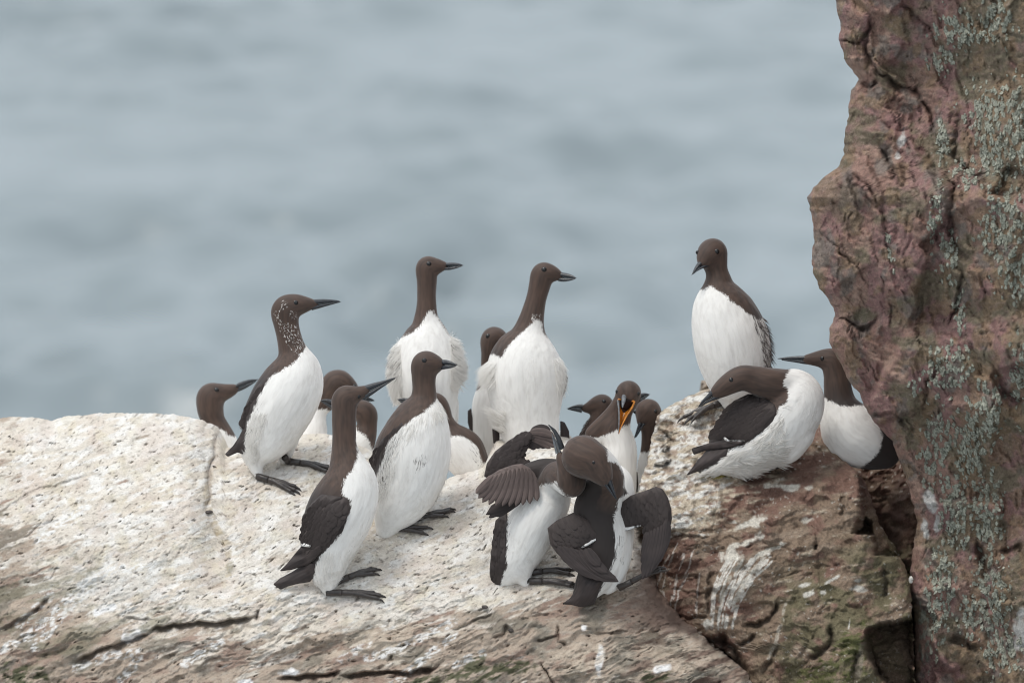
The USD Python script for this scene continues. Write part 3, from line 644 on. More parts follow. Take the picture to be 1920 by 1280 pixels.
def cliff_depth(u, v):
    E = cliff_edge(v)
    d = u - E
    bend = 1 - np.exp(-np.maximum(d, 0) / 210)
    y = .02 - d * S * .95 * bend - .05 * bend
    R = 60.0
    q = np.clip(1 - d / R, 0, 1)
    y = y + R * S * 1.2 * (1 - np.sqrt(np.maximum(1 - q * q, 0)))
    wu = u + 40 * (N2(u / 80, v / 80, 3, 211) - .5); wv = v + 40 * (N2(u / 80, v / 80, 3, 212) - .5)
    damp = .25 + .75 * smooth01(d, 0, 50)
    # broken faces: the nearest of many tilted planes in each cell of a warped pattern
    r = np.random.default_rng(21)
    cu, cv = r.uniform(1450, 2250, 90), r.uniform(-250, 1600, 90)
    tu, tv, off = r.normal(0, .0006, 90), r.normal(0, .0004, 90), r.normal(0, .018, 90)
    _, idx = cKDTree(np.c_[cu, cv * .8]).query(np.c_[np.ravel(wu), np.ravel(wv) * .8])
    idx = idx.reshape(u.shape)
    fac = np.clip(off[idx] + tu[idx] * (wu - cu[idx]) + tv[idx] * (wv - cv[idx]), -.035, .03)
    fac = ndimage.gaussian_filter(fac, 1.0) if fac.ndim == 2 else fac
    y = y + damp * fac * .9
    y = y + damp * .08 * (N2(wu / 150, wv / 190, 2, 221) - .5)
    a, b = rot(wu, wv, 60)
    y = y - damp * .014 * (ridged(a / 130, b / 50, 4, 231) - .6)
    a2, b2 = rot(wu, wv, 25)
    y = y - .010 * (ridged(a2 / 60, b2 / 16, 3, 233) - .6) * smooth01(260 - d, 0, 120) * damp
    y = y + .006 * (N2(wu / 24, wv / 24, 4, 241) - .5) * damp + .006 * (N2(wu / 8, wv / 8, 3, 242) - .5)
    a3, b3 = rot(wu, wv, 72)
    y = y + .010 * smooth01(N2(a3 / 90, b3 / 26, 4, 243), .48, .56) * damp - .010 * (ridged(a3 / 80, b3 / 22, 3, 244) - .6) * damp * smooth01(d, 60, 160)
    crack = np.zeros_like(y)
    ju, jv = u + 12 * (N2(u / 20, v / 20, 3, 251) - .5), v + 12 * (N2(u / 20, v / 20, 3, 252) - .5)
    for pts, w, dep, one in CLIFF_CRACKS:
        dd, al, sd = seg_dist(ju, jv, pts)
        taper = smooth01(al, 0, .2) * smooth01(1 - al, 0, .2) * .8 + .2
        w2 = w * np.clip(1.1 * N2(u / 26, v / 26, 3, 253), .15, 1)
        g = (np.where(sd > 0, np.exp(-(dd / (w2 * 1.8)) ** 2), np.exp(-(dd / 2.5) ** 2)) if one else np.exp(-(dd / w2) ** 2)) * taper
        y = y + .7 * dep * g
        crack = np.maximum(crack, g * min(1, dep / .03))
    return y, crack

def lichen_amount(u, v):
    """Where lichen grows thickest, 0 to 1: bands running down the inner face."""
    m = np.zeros_like(u)
    for cu, cv, hw, hh, deg in [(1800, 60, 60, 50, 20), (1765, 110, 30, 30, 40), (1870, 40, 40, 60, 0), (1855, 215, 55, 70, 0), (1870, 290, 60, 70, 0), (1880, 420, 50, 100, 10), (1810, 330, 40, 30, 20), (1755, 400, 14, 90, 5), (1780, 480, 25, 70, 0), (1768, 265, 22, 60, 0), (1905, 520, 40, 60, 0), (1800, 590, 14, 60, 0),
                                (1755, 700, 25, 60, 0), (1790, 690, 40, 60, 0), (1855, 770, 35, 80, 0), (1765, 830, 40, 80, 0), (1820, 840, 45, 110, 0), (1745, 870, 25, 60, 0), (1850, 960, 40, 110, 0), (1790, 960, 40, 100, 0), (1765, 1100, 35, 120, 0), (1740, 1180, 25, 110, 0), (1860, 1130, 45, 120, 0), (1820, 1150, 25, 60, 0), (1715, 720, 14, 22, 0), (1880, 1220, 50, 60, 0), (1910, 240, 40, 120, 0), (1910, 700, 20, 90, 0), (1670, 470, 9, 60, -15)]:
        a, b = rot(u - cu, v - cv, deg)
        m = np.maximum(m, 1 - smooth01(np.hypot(a / hw, b / hh), .3, 1.35))
    return m

def cliff_colour(u, v, crack):
    E = cliff_edge(v); d = u - E
    c = np.broadcast_to((0.300, 0.186, 0.150), u.shape + (3,)).copy()
    c = mixc(c, (0.345, 0.235, 0.185), smooth01(N2(u / 60, v / 70, 4, 261), .46, .64) * .85)
    c = mixc(c, (0.275, 0.160, 0.152), smooth01(N2(u / 55, v / 120, 4, 262) + .12 * smooth01(d, 90, 150) - .12 * smooth01(d, 280, 340), .48, .64) * .85)      # purple
    c = mixc(c, (0.190, 0.172, 0.152), smooth01(N2(u / 45, v / 60, 4, 263), .56, .68) * .75)                                                                # grey
    c = mixc(c, (0.180, 0.156, 0.104), smooth01(N2(u / 90, v / 70, 4, 264) + .24 * smooth01(u, 1780, 1860) * smooth01(320 - v, 0, 200) + .1 * smooth01(u, 1750, 1830), .54, .68) * .85)   # olive
    c = mixc(c, (0.262, 0.182, 0.116), smooth01(N2(u / 40, v / 50, 4, 265) + .15 * smooth01(u, 1780, 1840), .6, .7) * .7)                                     # ochre
    c = mixc(c, (0.190, 0.146, 0.100), splat(u, v, [(1570, 360, 60, 35, 30), (1580, 400, 55, 30, 40)], 266, .5) * .6)
    c = mixc(c, (0.33, 0.245, 0.20), smooth01(N2(u / 9, v / 7, 3, 270), .58, .72) * .5)
    c = mixc(c, (0.085, 0.055, 0.047), smooth01(N2(u / 10, v / 10, 3, 267), .64, .76) * .6)
    la = lichen_amount(u, v)
    ln = N2(u / 8, v / 17, 4, 268)
    c = mixc(c, (0.29, 0.30, 0.25), smooth01(ln + .34 * (la - .5), .675, .73) * smooth01(la, .02, .25) * .8)
    c = mixc(c, (0.60, 0.60, 0.58), splat(u, v, [(1690, 265, 8, 22, 15), (1683, 290, 5, 8, 0), (1745, 940, 12, 26, -20), (1735, 985, 9, 24, -10), (1757, 985, 7, 26, 0), (1915, 1180, 16, 55, 8)], 269, .5) * .85)
    c = mixc(c, (0.075, 0.05, 0.042), np.clip(crack, 0, 1) * .5)
    return c

def build_cliff():
    v = np.r_[np.linspace(-330, -30, 40, endpoint=False), np.arange(-30, 1310, 2.6), np.linspace(1312, 1600, 30)]
    off = np.r_[0, np.cumsum(np.linspace(1.2, 2.8, 40)), ]
    off = np.r_[off, np.arange(off[-1] + 2.8, 430, 2.8), np.linspace(440, 800, 24)]
    E = cliff_edge(v)
    uu = E[:, None] + off[None]
    vv = np.broadcast_to(v[:, None], uu.shape)
    y, crack = cliff_depth(uu, vv)
    c = cliff_colour(uu, vv, crack)
    P = W(uu, vv, y)
    b = np.linspace(0, 1, 22)[1:][None, ::-1, None]
    backs = P[:, :1] + b * np.array([.55, .95, 0]) + np.array([0, .06, 0]) * np.sqrt(b)
    backs = backs + .14 * (fbm(backs * 4, 4, 8)[..., None] - .5) * np.minimum(1, b * 3) * np.array([-1, .6, 0])
    P = np.concatenate([backs, P], 1); c = np.concatenate([np.repeat(c[:, :1], b.shape[1], 1), c], 1)
    m = obj('cliff', P.reshape(-1, 3), grid_faces(*P.shape[:2], flip=True), 'cliff_rock', prim={'albedo': c.reshape(-1, 3)})
    tag(m.GetPrim(), 'rough red brown sandstone cliff face with pale lichen filling the right side', None, None, 'structure')
build_cliff()

def build_lichen():
    """Crinkled leafy flakes standing off the cliff where the lichen is thick."""
    r = np.random.default_rng(31)
    n = 90000
    u, v = r.uniform(1640, 1960, n), r.uniform(-30, 1310, n)
    la = lichen_amount(u, v)
    keep = (N2(u / 8, v / 17, 4, 268) + .34 * (la - .5) > .695) & (la > .05)
    u, v = u[keep], v[keep]
    keep = u - cliff_edge(v) > 30
    u, v = u[keep][:14000], v[keep][:14000]
    uv = np.stack([u, v], -1)
    # sample depth on a regular grid, so that neighbouring facets stay joined
    gu, gv = np.meshgrid(np.arange(1640, 1964, 2.8), np.arange(-34, 1316, 2.8))
    gy, _ = cliff_depth(gu, gv)
    y = ndimage.map_coordinates(gy, [(v + 34) / 2.8, (u - 1640) / 2.8], order=1, mode='nearest')
    P = W(u, v, y)
    gP = W(gu, gv, gy)
    nx = np.gradient(gP, axis=1); nz = np.gradient(gP, axis=0)
    gn = np.cross(nx, nz); gn /= np.linalg.norm(gn, axis=2, keepdims=True)
    gn = np.where(gn[..., 1:2] > 0, -gn, gn)
    ii = np.clip(((v + 34) / 2.8).astype(int), 0, gn.shape[0] - 1), np.clip(((u - 1640) / 2.8).astype(int), 0, gn.shape[1] - 1)
    nrm = gn[ii]
    parts = {0: [], 1: []}
    for k in range(len(P)):
        nn = nrm[k]
        e1 = np.cross(nn, [0.1, 0.2, 1.0]); e1 /= np.linalg.norm(e1); e2 = np.cross(nn, e1)
        rad = r.uniform(.0016, .0042)
        m = 6
        ang = np.linspace(0, 2 * np.pi, m, endpoint=False) + r.random()
        rr = rad * r.uniform(.45, 1.25, m)
        ring = P[k] + (rr * np.cos(ang))[:, None] * e1 + (rr * np.sin(ang) * 1.35)[:, None] * e2 + nn * (r.uniform(.0012, .0034, m))[:, None]
        mid = P[k] + nn * r.uniform(.0016, .003)
        base = P[k] - nn * .004
        f = [(m, j, (j + 1) % m) for j in range(m)] + [(m + 1, (j + 1) % m, j) for j in range(m)]
        parts[int(r.random() < .35)].append((np.vstack([ring, mid[None], base[None]]), np.array(f)))
    path = thing('lichen', 'pale grey green leafy lichen crusting the red cliff face', 'lichen', (0, 0, 0))
    tag(stage.GetPrimAtPath(path), kind='stuff')
    for k, mat in ((0, 'lichen_grey'), (1, 'lichen_pale')):
        vv, ff = join(parts[k])
        obj('lichen_flakes', vv, ff, mat, path, smooth=False, kind='stuff')
build_lichen()
# ------------------------------------------------------------------ birds
def surface_nets(f, origin, h):
    """Vertices and quads of the zero surface of a sampled field (negative inside)."""
    neg = f < 0
    nx, ny, nz = f.shape
    cs = [(i, j, k) for i in (0, 1) for j in (0, 1) for k in (0, 1)]
    sl = lambda a, i, j, k: a[i:nx - 1 + i, j:ny - 1 + j, k:nz - 1 + k]
    cnt = sum(sl(neg, *c).astype(np.int8) for c in cs)
    cells = np.argwhere((cnt > 0) & (cnt < 8))
    idx = -np.ones((nx - 1, ny - 1, nz - 1), np.int64)
    idx[tuple(cells.T)] = np.arange(len(cells))
    acc = np.zeros((len(cells), 3)); num = np.zeros(len(cells))
    val = [f[cells[:, 0] + c[0], cells[:, 1] + c[1], cells[:, 2] + c[2]] for c in cs]
    for p in range(8):
        for q in range(p + 1, 8):
            dlt = np.array(cs[q]) - np.array(cs[p])
            if np.abs(dlt).sum() != 1:
                continue
            a, b = val[p], val[q]
            m = (a < 0) != (b < 0)
            t = np.where(m, a / np.where(m, a - b, 1), 0)
            acc[m] += np.array(cs[p]) + t[m, None] * dlt
            num[m] += 1
    V = (cells + acc / num[:, None]) * h + origin
    F = []
    for ax in range(3):
        b_, c_ = (ax + 1) % 3, (ax + 2) % 3
        s0 = [slice(None)] * 3; s1 = [slice(None)] * 3
        s0[ax], s1[ax] = slice(0, -1), slice(1, None)
        e = np.argwhere(neg[tuple(s0)] != neg[tuple(s1)])
        ok = (e[:, b_] > 0) & (e[:, c_] > 0) & (e[:, b_] < f.shape[b_] - 1) & (e[:, c_] < f.shape[c_] - 1)
        e = e[ok]
        ins = neg[tuple(e.T)]
        def cell(db, dc):
            x = e.copy(); x[:, b_] -= db; x[:, c_] -= dc
            return idx[tuple(x.T)]
        q = np.stack([cell(1, 1), cell(0, 1), cell(0, 0), cell(1, 0)], 1)
        q[~ins] = q[~ins][:, ::-1]
        F.append(q)
    return V, np.vstack(F)

def points_in(poly, a, b):
    return shapely.contains_xy(poly, np.ravel(a), np.ravel(b)).reshape(np.shape(a))

class Bird:
    """A guillemot built round its own line of sight frame: a to the right, b up, c away, in metres, set on the rock at BASE."""
    H = 0.0028

    def __init__(self, label, base_px, y, cr):
        self.cr = crop(*cr)
        self.base = W(*base_px, y)
        d = self.base - CAM
        self.dist = np.linalg.norm(d)
        self.F = d / self.dist
        self.R = np.cross(self.F, [0, 0, 1.0]); self.R /= np.linalg.norm(self.R)
        self.U = np.cross(self.R, self.F)
        self.sc = S * (self.dist / DIST) * (self.base[1] - CAM[1]) / self.dist / math.cos(PITCH)  # metres per pixel here
        self.sc = S * np.dot(d, FWD) / DIST
        self.u0, self.v0 = base_px
        self.path = thing('guillemot', label, 'bird', self.base, 'guillemots gathered on the rocks')
        self.chains = []

    def ab(self, pts):
        """Cropped photo points to local (a, b)."""
        p = np.array([q[:2] for q in self.cr(pts)], float)
        return np.c_[(p[:, 0] - self.u0) * self.sc, (self.v0 - p[:, 1]) * self.sc]

    def st(self, pts):
        """Stations (x, y, radius[, c]) to local (a, b, c, r)."""
        q = self.cr(pts)
        return np.array([[(p[0] - self.u0) * self.sc, (self.v0 - p[1]) * self.sc, p[3] if len(p) > 3 else 0.0, p[2] * self.sc] for p in q])

    def world(self, abc):
        """Local to world directions, relative to the base."""
        abc = np.asarray(abc, float)
        return abc[..., :1] * self.R + abc[..., 1:2] * self.U + abc[..., 2:3] * self.F

    def from_px(self, pts, lift=0.0, depth=None):
        """Cropped photo points laid on the rock, relative to the base."""
        p = np.array([q[:2] for q in self.cr(pts)], float)
        y = depth(p[:, 0], p[:, 1])
        w = W(p[:, 0], p[:, 1], y) - self.base
        return w + np.array([0, -.35, .9]) * lift

    def body(self, main, extra=(), back_end=.19, cs=0.94, brown=None, back=None, streak=(), fleck=(), sigma=1.25, blend=None):
        """main: stations from the tail end to the face. brown: outline of the brown plumage, on the cliff bird also of painted shade; back: plumage with c above this is brown too."""
        self.cs, self.back_end = cs, back_end
        chains = [spline(self.st(main), 110)] + [spline(self.st(e), 40) for e in extra]
        self.spine = chains[0]
        allp = np.vstack(chains)
        allp[:, 3] = np.maximum(allp[:, 3], .003)
        h = self.H
        lo = (allp[:, :3] - allp[:, 3:4]).min(0) - 6 * h; hi = (allp[:, :3] + allp[:, 3:4]).max(0) + 6 * h
        n = np.ceil((hi - lo) / h).astype(int) + 1
        f = np.full(n, .03, np.float32)
        ax = [lo[i] + h * np.arange(n[i]) for i in range(3)]
        for a, b, c, r in allp:
            s = [slice(max(0, int((x - r - .03 - l) / h)), int((x + r + .03 - l) / h) + 2) for x, l in zip((a, b, c), lo)]
            d = np.sqrt((ax[0][s[0]][:, None, None] - a) ** 2 + (ax[1][s[1]][None, :, None] - b) ** 2 + ((ax[2][s[2]][None, None, :] - c) / cs) ** 2) - r
            f[tuple(s)] = np.minimum(f[tuple(s)], d)
        f = ndimage.gaussian_filter(f, sigma) - .3 * h
        V, Fq = surface_nets(f, lo, h)
        # front and back surface depth over the picture plane, for wings, eyes and the like
        ins = f < 0
        anyin = ins.any(2)
        first = np.argmax(ins, 2); last = n[2] - 1 - np.argmax(ins[:, :, ::-1], 2)
        cf, cb = ax[2][first], ax[2][last]
        ii = ndimage.distance_transform_edt(~anyin, return_distances=False, return_indices=True)
        self.front = ndimage.gaussian_filter(cf[tuple(ii)], 1.0); self.rear = ndimage.gaussian_filter(cb[tuple(ii)], 1.0)
        self.lo = lo
        # plumage lie: along the spine, and round it
        _, k = cKDTree(allp[:, :3] * [1, 1, 1 / cs]).query(V * [1, 1, 1 / cs])
        seg = np.vstack([np.gradient(c[:, :3], axis=0) for c in chains])
        seg /= np.linalg.norm(seg, axis=1, keepdims=True) + 1e-9
        arcs = np.concatenate([np.r_[0, np.cumsum(np.linalg.norm(np.diff(c[:, :3], axis=0), axis=1))] for c in chains])
        T = seg[k]
        rel = V - allp[k, :3]
        s = arcs[k] + np.sum(rel * T, 1)
        o = rel - np.sum(rel * T, 1)[:, None] * T
        side = np.cross(T, [0, 0, 1.0]); side /= np.linalg.norm(side, axis=1, keepdims=True) + 1e-9
        flow = np.stack([s, np.sum(o * side, 1), o[:, 2]], 1)
        # mask
        pl = Polygon(self.ab(brown)).buffer(0) if brown else None
        wob = V[:, :2] + .004 * np.stack([fbm(V * 60, 3, 1) - .5, fbm(V * 60, 3, 2) - .5], 1) * 2
        pts = shapely.points(wob)
        if pl is not None:
            d = shapely.distance(shapely.boundary(pl), pts)
            d = np.where(shapely.contains(pl, pts), d, -d)
        else:
            d = np.full(len(V), -1.0)
        if back is not None:
            d = np.maximum(d, V[:, 2] + .008 * (fbm(V * 40, 3, 3) - .5) - back)
        g = np.zeros(len(V)); b_ = np.zeros(len(V))
        for arr, tgt in ((streak, g), (fleck, b_)):
            for poly, w in arr:
                p2 = Polygon(self.ab(poly)).buffer(0)
                dd = shapely.distance(p2, shapely.points(V[:, :2]))
                front = V[:, 2] < .05
                tgt[:] = np.maximum(tgt, w * np.clip(1 - dd / .008, 0, 1) * front)
        # plumage is never glass smooth
        nrm = meshkit.arrays((V, Fq), True)[2]
        bump = (fbm(flow * [18, 70, 70], 3, 4) - .5) * .0030 + (fbm(V * 26, 2, 6) - .5) * .0035
        self.bv, self.bf, self.bn, self.flow, self.d, self.T = V, Fq, nrm, flow, d, T
        V2 = V + nrm * bump[:, None] * np.clip((allp[k, 3] - .008) / .03, 0, 1)[:, None]
        Wv = self.world(V2)
        obj('body', Wv, Fq, 'plumage', self.path, prim={'mask': np.stack([np.clip(d / .02, -1, 1), g, b_], 1), 'flow': flow, 'tone': np.clip((self.back_end - s) / .05 + .03 * (fbm(V * 50, 2, 9) - .5), 0, 1)})
        return self

    def c_at(self, a, b, rear=False):
        g = self.rear if rear else self.front
        return ndimage.map_coordinates(g, [(np.ravel(a) - self.lo[0]) / self.H, (np.ravel(b) - self.lo[1]) / self.H], order=1, mode='nearest').reshape(np.shape(a))

    # ---- flat feathered parts lying on the body
    def shell(self, name, poly, material, thick=.004, lift=0.0, axis=None, ridges=0, rear=False, parent=None, label=None, cfun=None, soft=.012, raw=False, step=.0032, drop=None, quiet=False):
        P = np.asarray(poly, float) if raw else self.ab(poly)
        P = P[np.r_[True, np.linalg.norm(np.diff(P, axis=0), axis=1) > 1e-6]]
        pg = Polygon(P).buffer(0)
        if pg.geom_type != 'Polygon':
            pg = max(pg.geoms, key=lambda g: g.area)
        # rounded outline
        pg = pg.buffer(-.0012).buffer(.0024).buffer(-.0012) if pg.area > 6e-5 else pg
        if pg.geom_type != 'Polygon':
            pg = max(pg.geoms, key=lambda g: g.area)
        L = pg.exterior.length
        m = max(24, int(L / step))
        B = np.array([pg.exterior.interpolate(t).coords[0] for t in np.linspace(0, L, m, endpoint=False)])
        x0, y0, x1, y1 = pg.bounds
        gx, gy = np.meshgrid(np.arange(x0, x1, step), np.arange(y0, y1, step * .87))
        gx = gx + (np.arange(gx.shape[0]) % 2)[:, None] * step / 2
        q = np.c_[gx.ravel(), gy.ravel()]
        q = q[shapely.contains_xy(pg.buffer(-step * .55), q[:, 0], q[:, 1])]
        A = np.vstack([B, q]); nb = len(B)
        tri = Delaunay(A).simplices
        tc = A[tri].mean(1)
        tri = tri[shapely.contains_xy(pg, tc[:, 0], tc[:, 1])]
        cr_ = np.cross(A[tri[:, 1]] - A[tri[:, 0]], A[tri[:, 2]] - A[tri[:, 0]])
        tri = np.where((cr_ < 0)[:, None], tri[:, ::-1], tri)
        dist = shapely.distance(pg.exterior, shapely.points(A))
        axis = np.array(axis if axis is not None else (1, 0), float); axis /= np.linalg.norm(axis)
        al = A @ axis; ac = A @ np.array([-axis[1], axis[0]])
        c0 = cfun(A[:, 0], A[:, 1]) if cfun else self.c_at(A[:, 0], A[:, 1], rear)
        prof = 1 - np.exp(-(dist / soft) ** 1.0)
        rd = 0
        if ridges:
            ph = ac / ridges + .35 * np.sin(al * 40)
            rd = .0014 * (1 - np.abs(2 * (ph % 1) - 1) ** .7) * np.clip(dist / .006, 0, 1)
        sg = 1 if rear else -1
        out = c0 + sg * (lift + thick * prof + rd)
        inn = c0 + sg * lift - sg * .35 * thick * prof
        if drop is not None:
            out = out + drop(A); inn = inn + drop(A)
        self.top_pts, self.top_c, self.top_poly = A, out, pg
        front = np.c_[A, out]; backv = np.c_[A[nb:], inn[nb:]]
        V = np.vstack([front, backv])
        remap = np.r_[np.arange(nb), len(A) + np.arange(len(A) - nb)]
        Ff = tri if rear else tri[:, ::-1]
        # outward: the front faces towards -c
        Fb = remap[tri[:, ::-1]] if rear else remap[tri]
        Fall = np.vstack([Ff, Fb])
        flow = np.c_[np.r_[al, al[nb:]], np.r_[ac, ac[nb:]], np.zeros(len(V))]
        return obj(name, self.world(V), Fall[:, ::-1] if False else Fall, material, parent or self.path, prim={'flow': flow}, label=label)

    def coverts(self, axis, L=.017, w=.0055, material='wing_feather', parent=None, seed=0, inset=.004, lift=.0012, spread=.12):
        """Overlapping small feathers laid in rows over the last shell, pointing along AXIS."""
        from scipy.interpolate import LinearNDInterpolator, NearestNDInterpolator
        r = np.random.default_rng(seed + 500)
        li, ni = LinearNDInterpolator(self.top_pts, self.top_c), NearestNDInterpolator(self.top_pts, self.top_c)
        def cz(p):
            x = li(p); m = np.isnan(x)
            x[m] = ni(p[m])
            return x
        ax = np.array(axis, float); ax /= np.linalg.norm(ax); nr_ = np.array([-ax[1], ax[0]])
        x0, y0, x1, y1 = self.top_poly.bounds
        mid = np.array([(x0 + x1) / 2, (y0 + y1) / 2]); R_ = math.hypot(x1 - x0, y1 - y0) / 2 + L
        rows = np.arange(R_, -R_, -L * .52)
        vs, fs, fl = [], [], []
        ok = self.top_poly.buffer(-inset); hold = self.top_poly.buffer(.0008)
        tt = np.array([0, .25, .55, .8, .94, 1.0]); ww = np.array([.45, .85, 1.0, .86, .5, .06])
        at = 0
        for i, q in enumerate(rows):
            for j in np.arange(-R_, R_, w * 1.35):
                p = mid + ax * q + nr_ * (j + (i % 2) * w * .68) + r.normal(0, w * .12, 2)
                if not shapely.contains_xy(ok, p[0], p[1]):
                    continue
                d = ax + nr_ * r.normal(0, spread); d /= np.linalg.norm(d)
                Lk = L * r.uniform(.8, 1.2)
                while Lk > L * .4 and not shapely.contains_xy(hold, *(p + d * Lk)):
                    Lk *= .8
                n2 = np.array([-d[1], d[0]])
                P = p + d * Lk * tt[:, None]
                c = cz(P) - lift * (.1 + 1.1 * tt) * r.uniform(.7, 1.3)
                for sgn, z in ((-1, .0005), (0, -.0006), (1, .0005)):
                    vs.append(np.c_[P + n2 * (ww * w * sgn)[:, None], c + z])
                    fl.append(np.c_[tt * Lk + r.random() * 9, ww * w * sgn, tt * 0])
                f = []
                for k in range(5):
                    for m_ in (0, 6):
                        a_ = at + m_ + k
                        f += [(a_, a_ + 6, a_ + 7), (a_, a_ + 7, a_ + 1)]
                fs.append(np.array(f)); at += 18
        if vs:
            obj('covert_feathers', self.world(np.vstack(vs)), np.vstack(fs), material, parent or self.path, prim={'flow': np.vstack(fl)}, kind='stuff')
        return self

    def feather(self, root, tip, width, c0, c1, material='flight_feather', parent=None, bend=0.0, name='flight_feather', thick=.0012, raw=False):
        """One flight feather: a tapered blade with a shaft ridge, from root to tip."""
        a, b = (np.asarray(root), np.asarray(tip)) if raw else self.ab([root, tip])
        d = b - a; L = np.linalg.norm(d); d /= L; nrm = np.array([-d[1], d[0]])
        t = np.linspace(0, 1, 10)
        w = width * np.interp(t, [0, .12, .5, .85, .96, 1], [.35, .8, 1, .8, .45, .08])
        mid = a + d * L * t[:, None] + nrm * (bend * L * np.sin(t * np.pi) )[:, None]
        c = c0 + (c1 - c0) * t
        V, F = [], []
        cols = [(-1, .0006), (-.5, -.0001), (0, -.0009), (.5, -.0001), (1, .0006)]
        for s_, zt in ((0, 0), (1, thick)):
            for i in range(10):
                for x, z in cols:
                    p = mid[i] + nrm * w[i] * x
                    V.append((p[0], p[1], c[i] + z + zt))
        n = 50
        for i in range(9):
            for j in range(4):
                q = i * 5 + j
                F += [(q, q + 5, q + 6), (q, q + 6, q + 1), (n + q, n + q + 6, n + q + 5), (n + q, n + q + 1, n + q + 6)]
            for j, fl in ((0, 1), (4, 0)):
                q = i * 5 + j
                qs = [(q, q + n, q + n + 5), (q, q + n + 5, q + 5)]
                F += qs if fl else [x[::-1] for x in qs]
        V = np.array(V)
        flow = np.c_[np.tile(np.repeat(t * L, 5), 2), np.tile(np.tile([-1, -.5, 0, .5, 1], 10) * width, 2), np.zeros(100)]
        return obj(name, self.world(V), np.array(F), material, parent or self.path, prim={'flow': flow})

    # ---- head
    def beak(self, top, bottom, w0=7.0, c0=None, dc=0.0, gape=.52, open_=False, mat=('beak', 'beak')):
        T, B = self.ab(top), self.ab(bottom)
        n = 14
        rs = lambda P: np.stack([np.interp(np.linspace(0, 1, n), np.linspace(0, 1, len(P)), P[:, k]) for k in (0, 1)], 1)
        T, B = rs(spline(T, 30)) if len(T) > 2 else rs(T), rs(spline(B, 30)) if len(B) > 2 else rs(B)
        c0 = self.spine[-1, 2] if c0 is None else c0
        t = np.linspace(0, 1, n)
        w = w0 * self.sc * np.interp(t, [0, .25, .6, 1], [1, .72, .4, .10])
        G = T * (1 - gape) + B * gape
        cc = c0 + dc * t
        for nm, P, Q, wf, mt, cut in (('upper_beak', T, G, 1.0, mat[0], n), ('lower_beak', G, B, .86, mat[1], n - 1)):
            ring = []
            ang = np.linspace(0, 2 * np.pi, 14, endpoint=False)
            for i in range(cut):
                m, hv = (P[i] + Q[i]) / 2, (P[i] - Q[i]) / 2
                if nm == 'lower_beak':
                    m = m - hv * .06
                ww = max(w[i] * wf, .0006)
                for x in ang:
                    cv = math.cos(x); sv = math.sin(x)
                    p = m + hv * np.sign(cv) * abs(cv) ** .85
                    ring.append((p[0], p[1], cc[i] + ww * sv * (1 - .25 * max(0, cv))))
            V = np.array(ring + [tuple((P[0] + Q[0]) / 2) + (cc[0],), tuple((P[cut - 1] + Q[cut - 1]) / 2) + (cc[cut - 1],)])
            F = []
            m_ = 14
            for i in range(cut - 1):
                for j in range(m_):
                    k = (j + 1) % m_
                    F += [(i * m_ + j, i * m_ + k, (i + 1) * m_ + k), (i * m_ + j, (i + 1) * m_ + k, (i + 1) * m_ + j)]
            for j in range(m_):
                k = (j + 1) % m_
                F += [(len(V) - 2, k, j), (len(V) - 1, (cut - 1) * m_ + j, (cut - 1) * m_ + k)]
            F = np.array(F)
            tm = trimesh.Trimesh(V, F, process=False)
            if tm.volume < 0:
                F = F[:, ::-1]
            obj(nm, self.world(V), F, mt, self.path, smooth=40)
        return self

    def eye(self, pt, r=4.4, both=True):
        a, b = self.ab([pt])[0]
        rr = r * 1.15 * self.sc
        for rear in ((False, True) if both else (False,)):
            c = float(self.c_at(a, b, rear))
            s = trimesh.creation.icosphere(3, rr)
            V = s.vertices * [1, 1, .75] + [a, b, c + (-.15 if rear else .15) * rr]
            obj('eye', self.world(V), s.faces, 'eye', self.path)
        return self

    def furrow(self, pts, r=.9):
        P = spline(self.ab(pts), 16)
        c = self.c_at(P[:, 0], P[:, 1])
        v, f = tube(np.c_[P, c + .0003], np.interp(np.linspace(0, 1, 16), [0, .15, .8, 1], [.4, 1, .8, .2]) * r * self.sc, 6)
        obj('eye_furrow', self.world(v), f, 'furrow', self.path)
        return self

    # ---- legs
    def foot(self, heel, toes, depth, up=None, toe_r=5.4, web=True):
        """Heel and toe tips in the picture, laid on the rock; up: where the shank enters the feathers."""
        r = toe_r * self.sc
        hp = self.from_px([heel], .008, depth)[0]
        tm = np.mean([t_[:2] for t_ in toes], 0)
        toes = [tuple(tm + .62 * (np.array(t_[:2]) - tm)) for t_ in toes]
        tp = self.from_px(toes, .0045, depth)
        parts = []
        fork = hp + .30 * (tp.mean(0) - hp) + np.array([0, -.1, .3]) * .006
        if up is not None:
            u3 = np.r_[self.ab([up])[0], 0.0]
            parts.append(tube(np.array([self.world(u3), hp * .5 + self.world(u3) * .5, hp]), [r * 1.25, r * 1.15, r * 1.25], 10))
        parts.append(tube(np.array([hp, hp * .5 + fork * .5, fork]), [r * 1.3, r * 1.15, r * 1.2], 10))
        lines = []
        for q in tp:
            k1 = fork + .35 * (q - fork) + np.array([0, -.1, .3]) * .008
            k2 = fork + .72 * (q - fork) + np.array([0, -.1, .3]) * .004
            ln = spline(np.array([fork, k1, k2, q]), 12)
            lines.append(ln)
            rad = r * (np.interp(np.linspace(0, 1, 12), [0, .5, 1], [1.0, .80, .62]) + .10 * np.sin(np.linspace(0, 15, 12)))
            parts.append(tube(ln, rad, 8))
            dq = (q - k2) / np.linalg.norm(q - k2)
            parts.append(tube(np.array([q - dq * r * .3, q + dq * r * 1.4 - np.array([0, 0, .4]) * r, q + dq * r * 2.4 - np.array([0, 0, 1.2]) * r]), [r * .55, r * .38, r * .05], 6))
        v, f = join(parts)
        path = str(obj('foot', v, f, 'foot', self.path).GetPath())
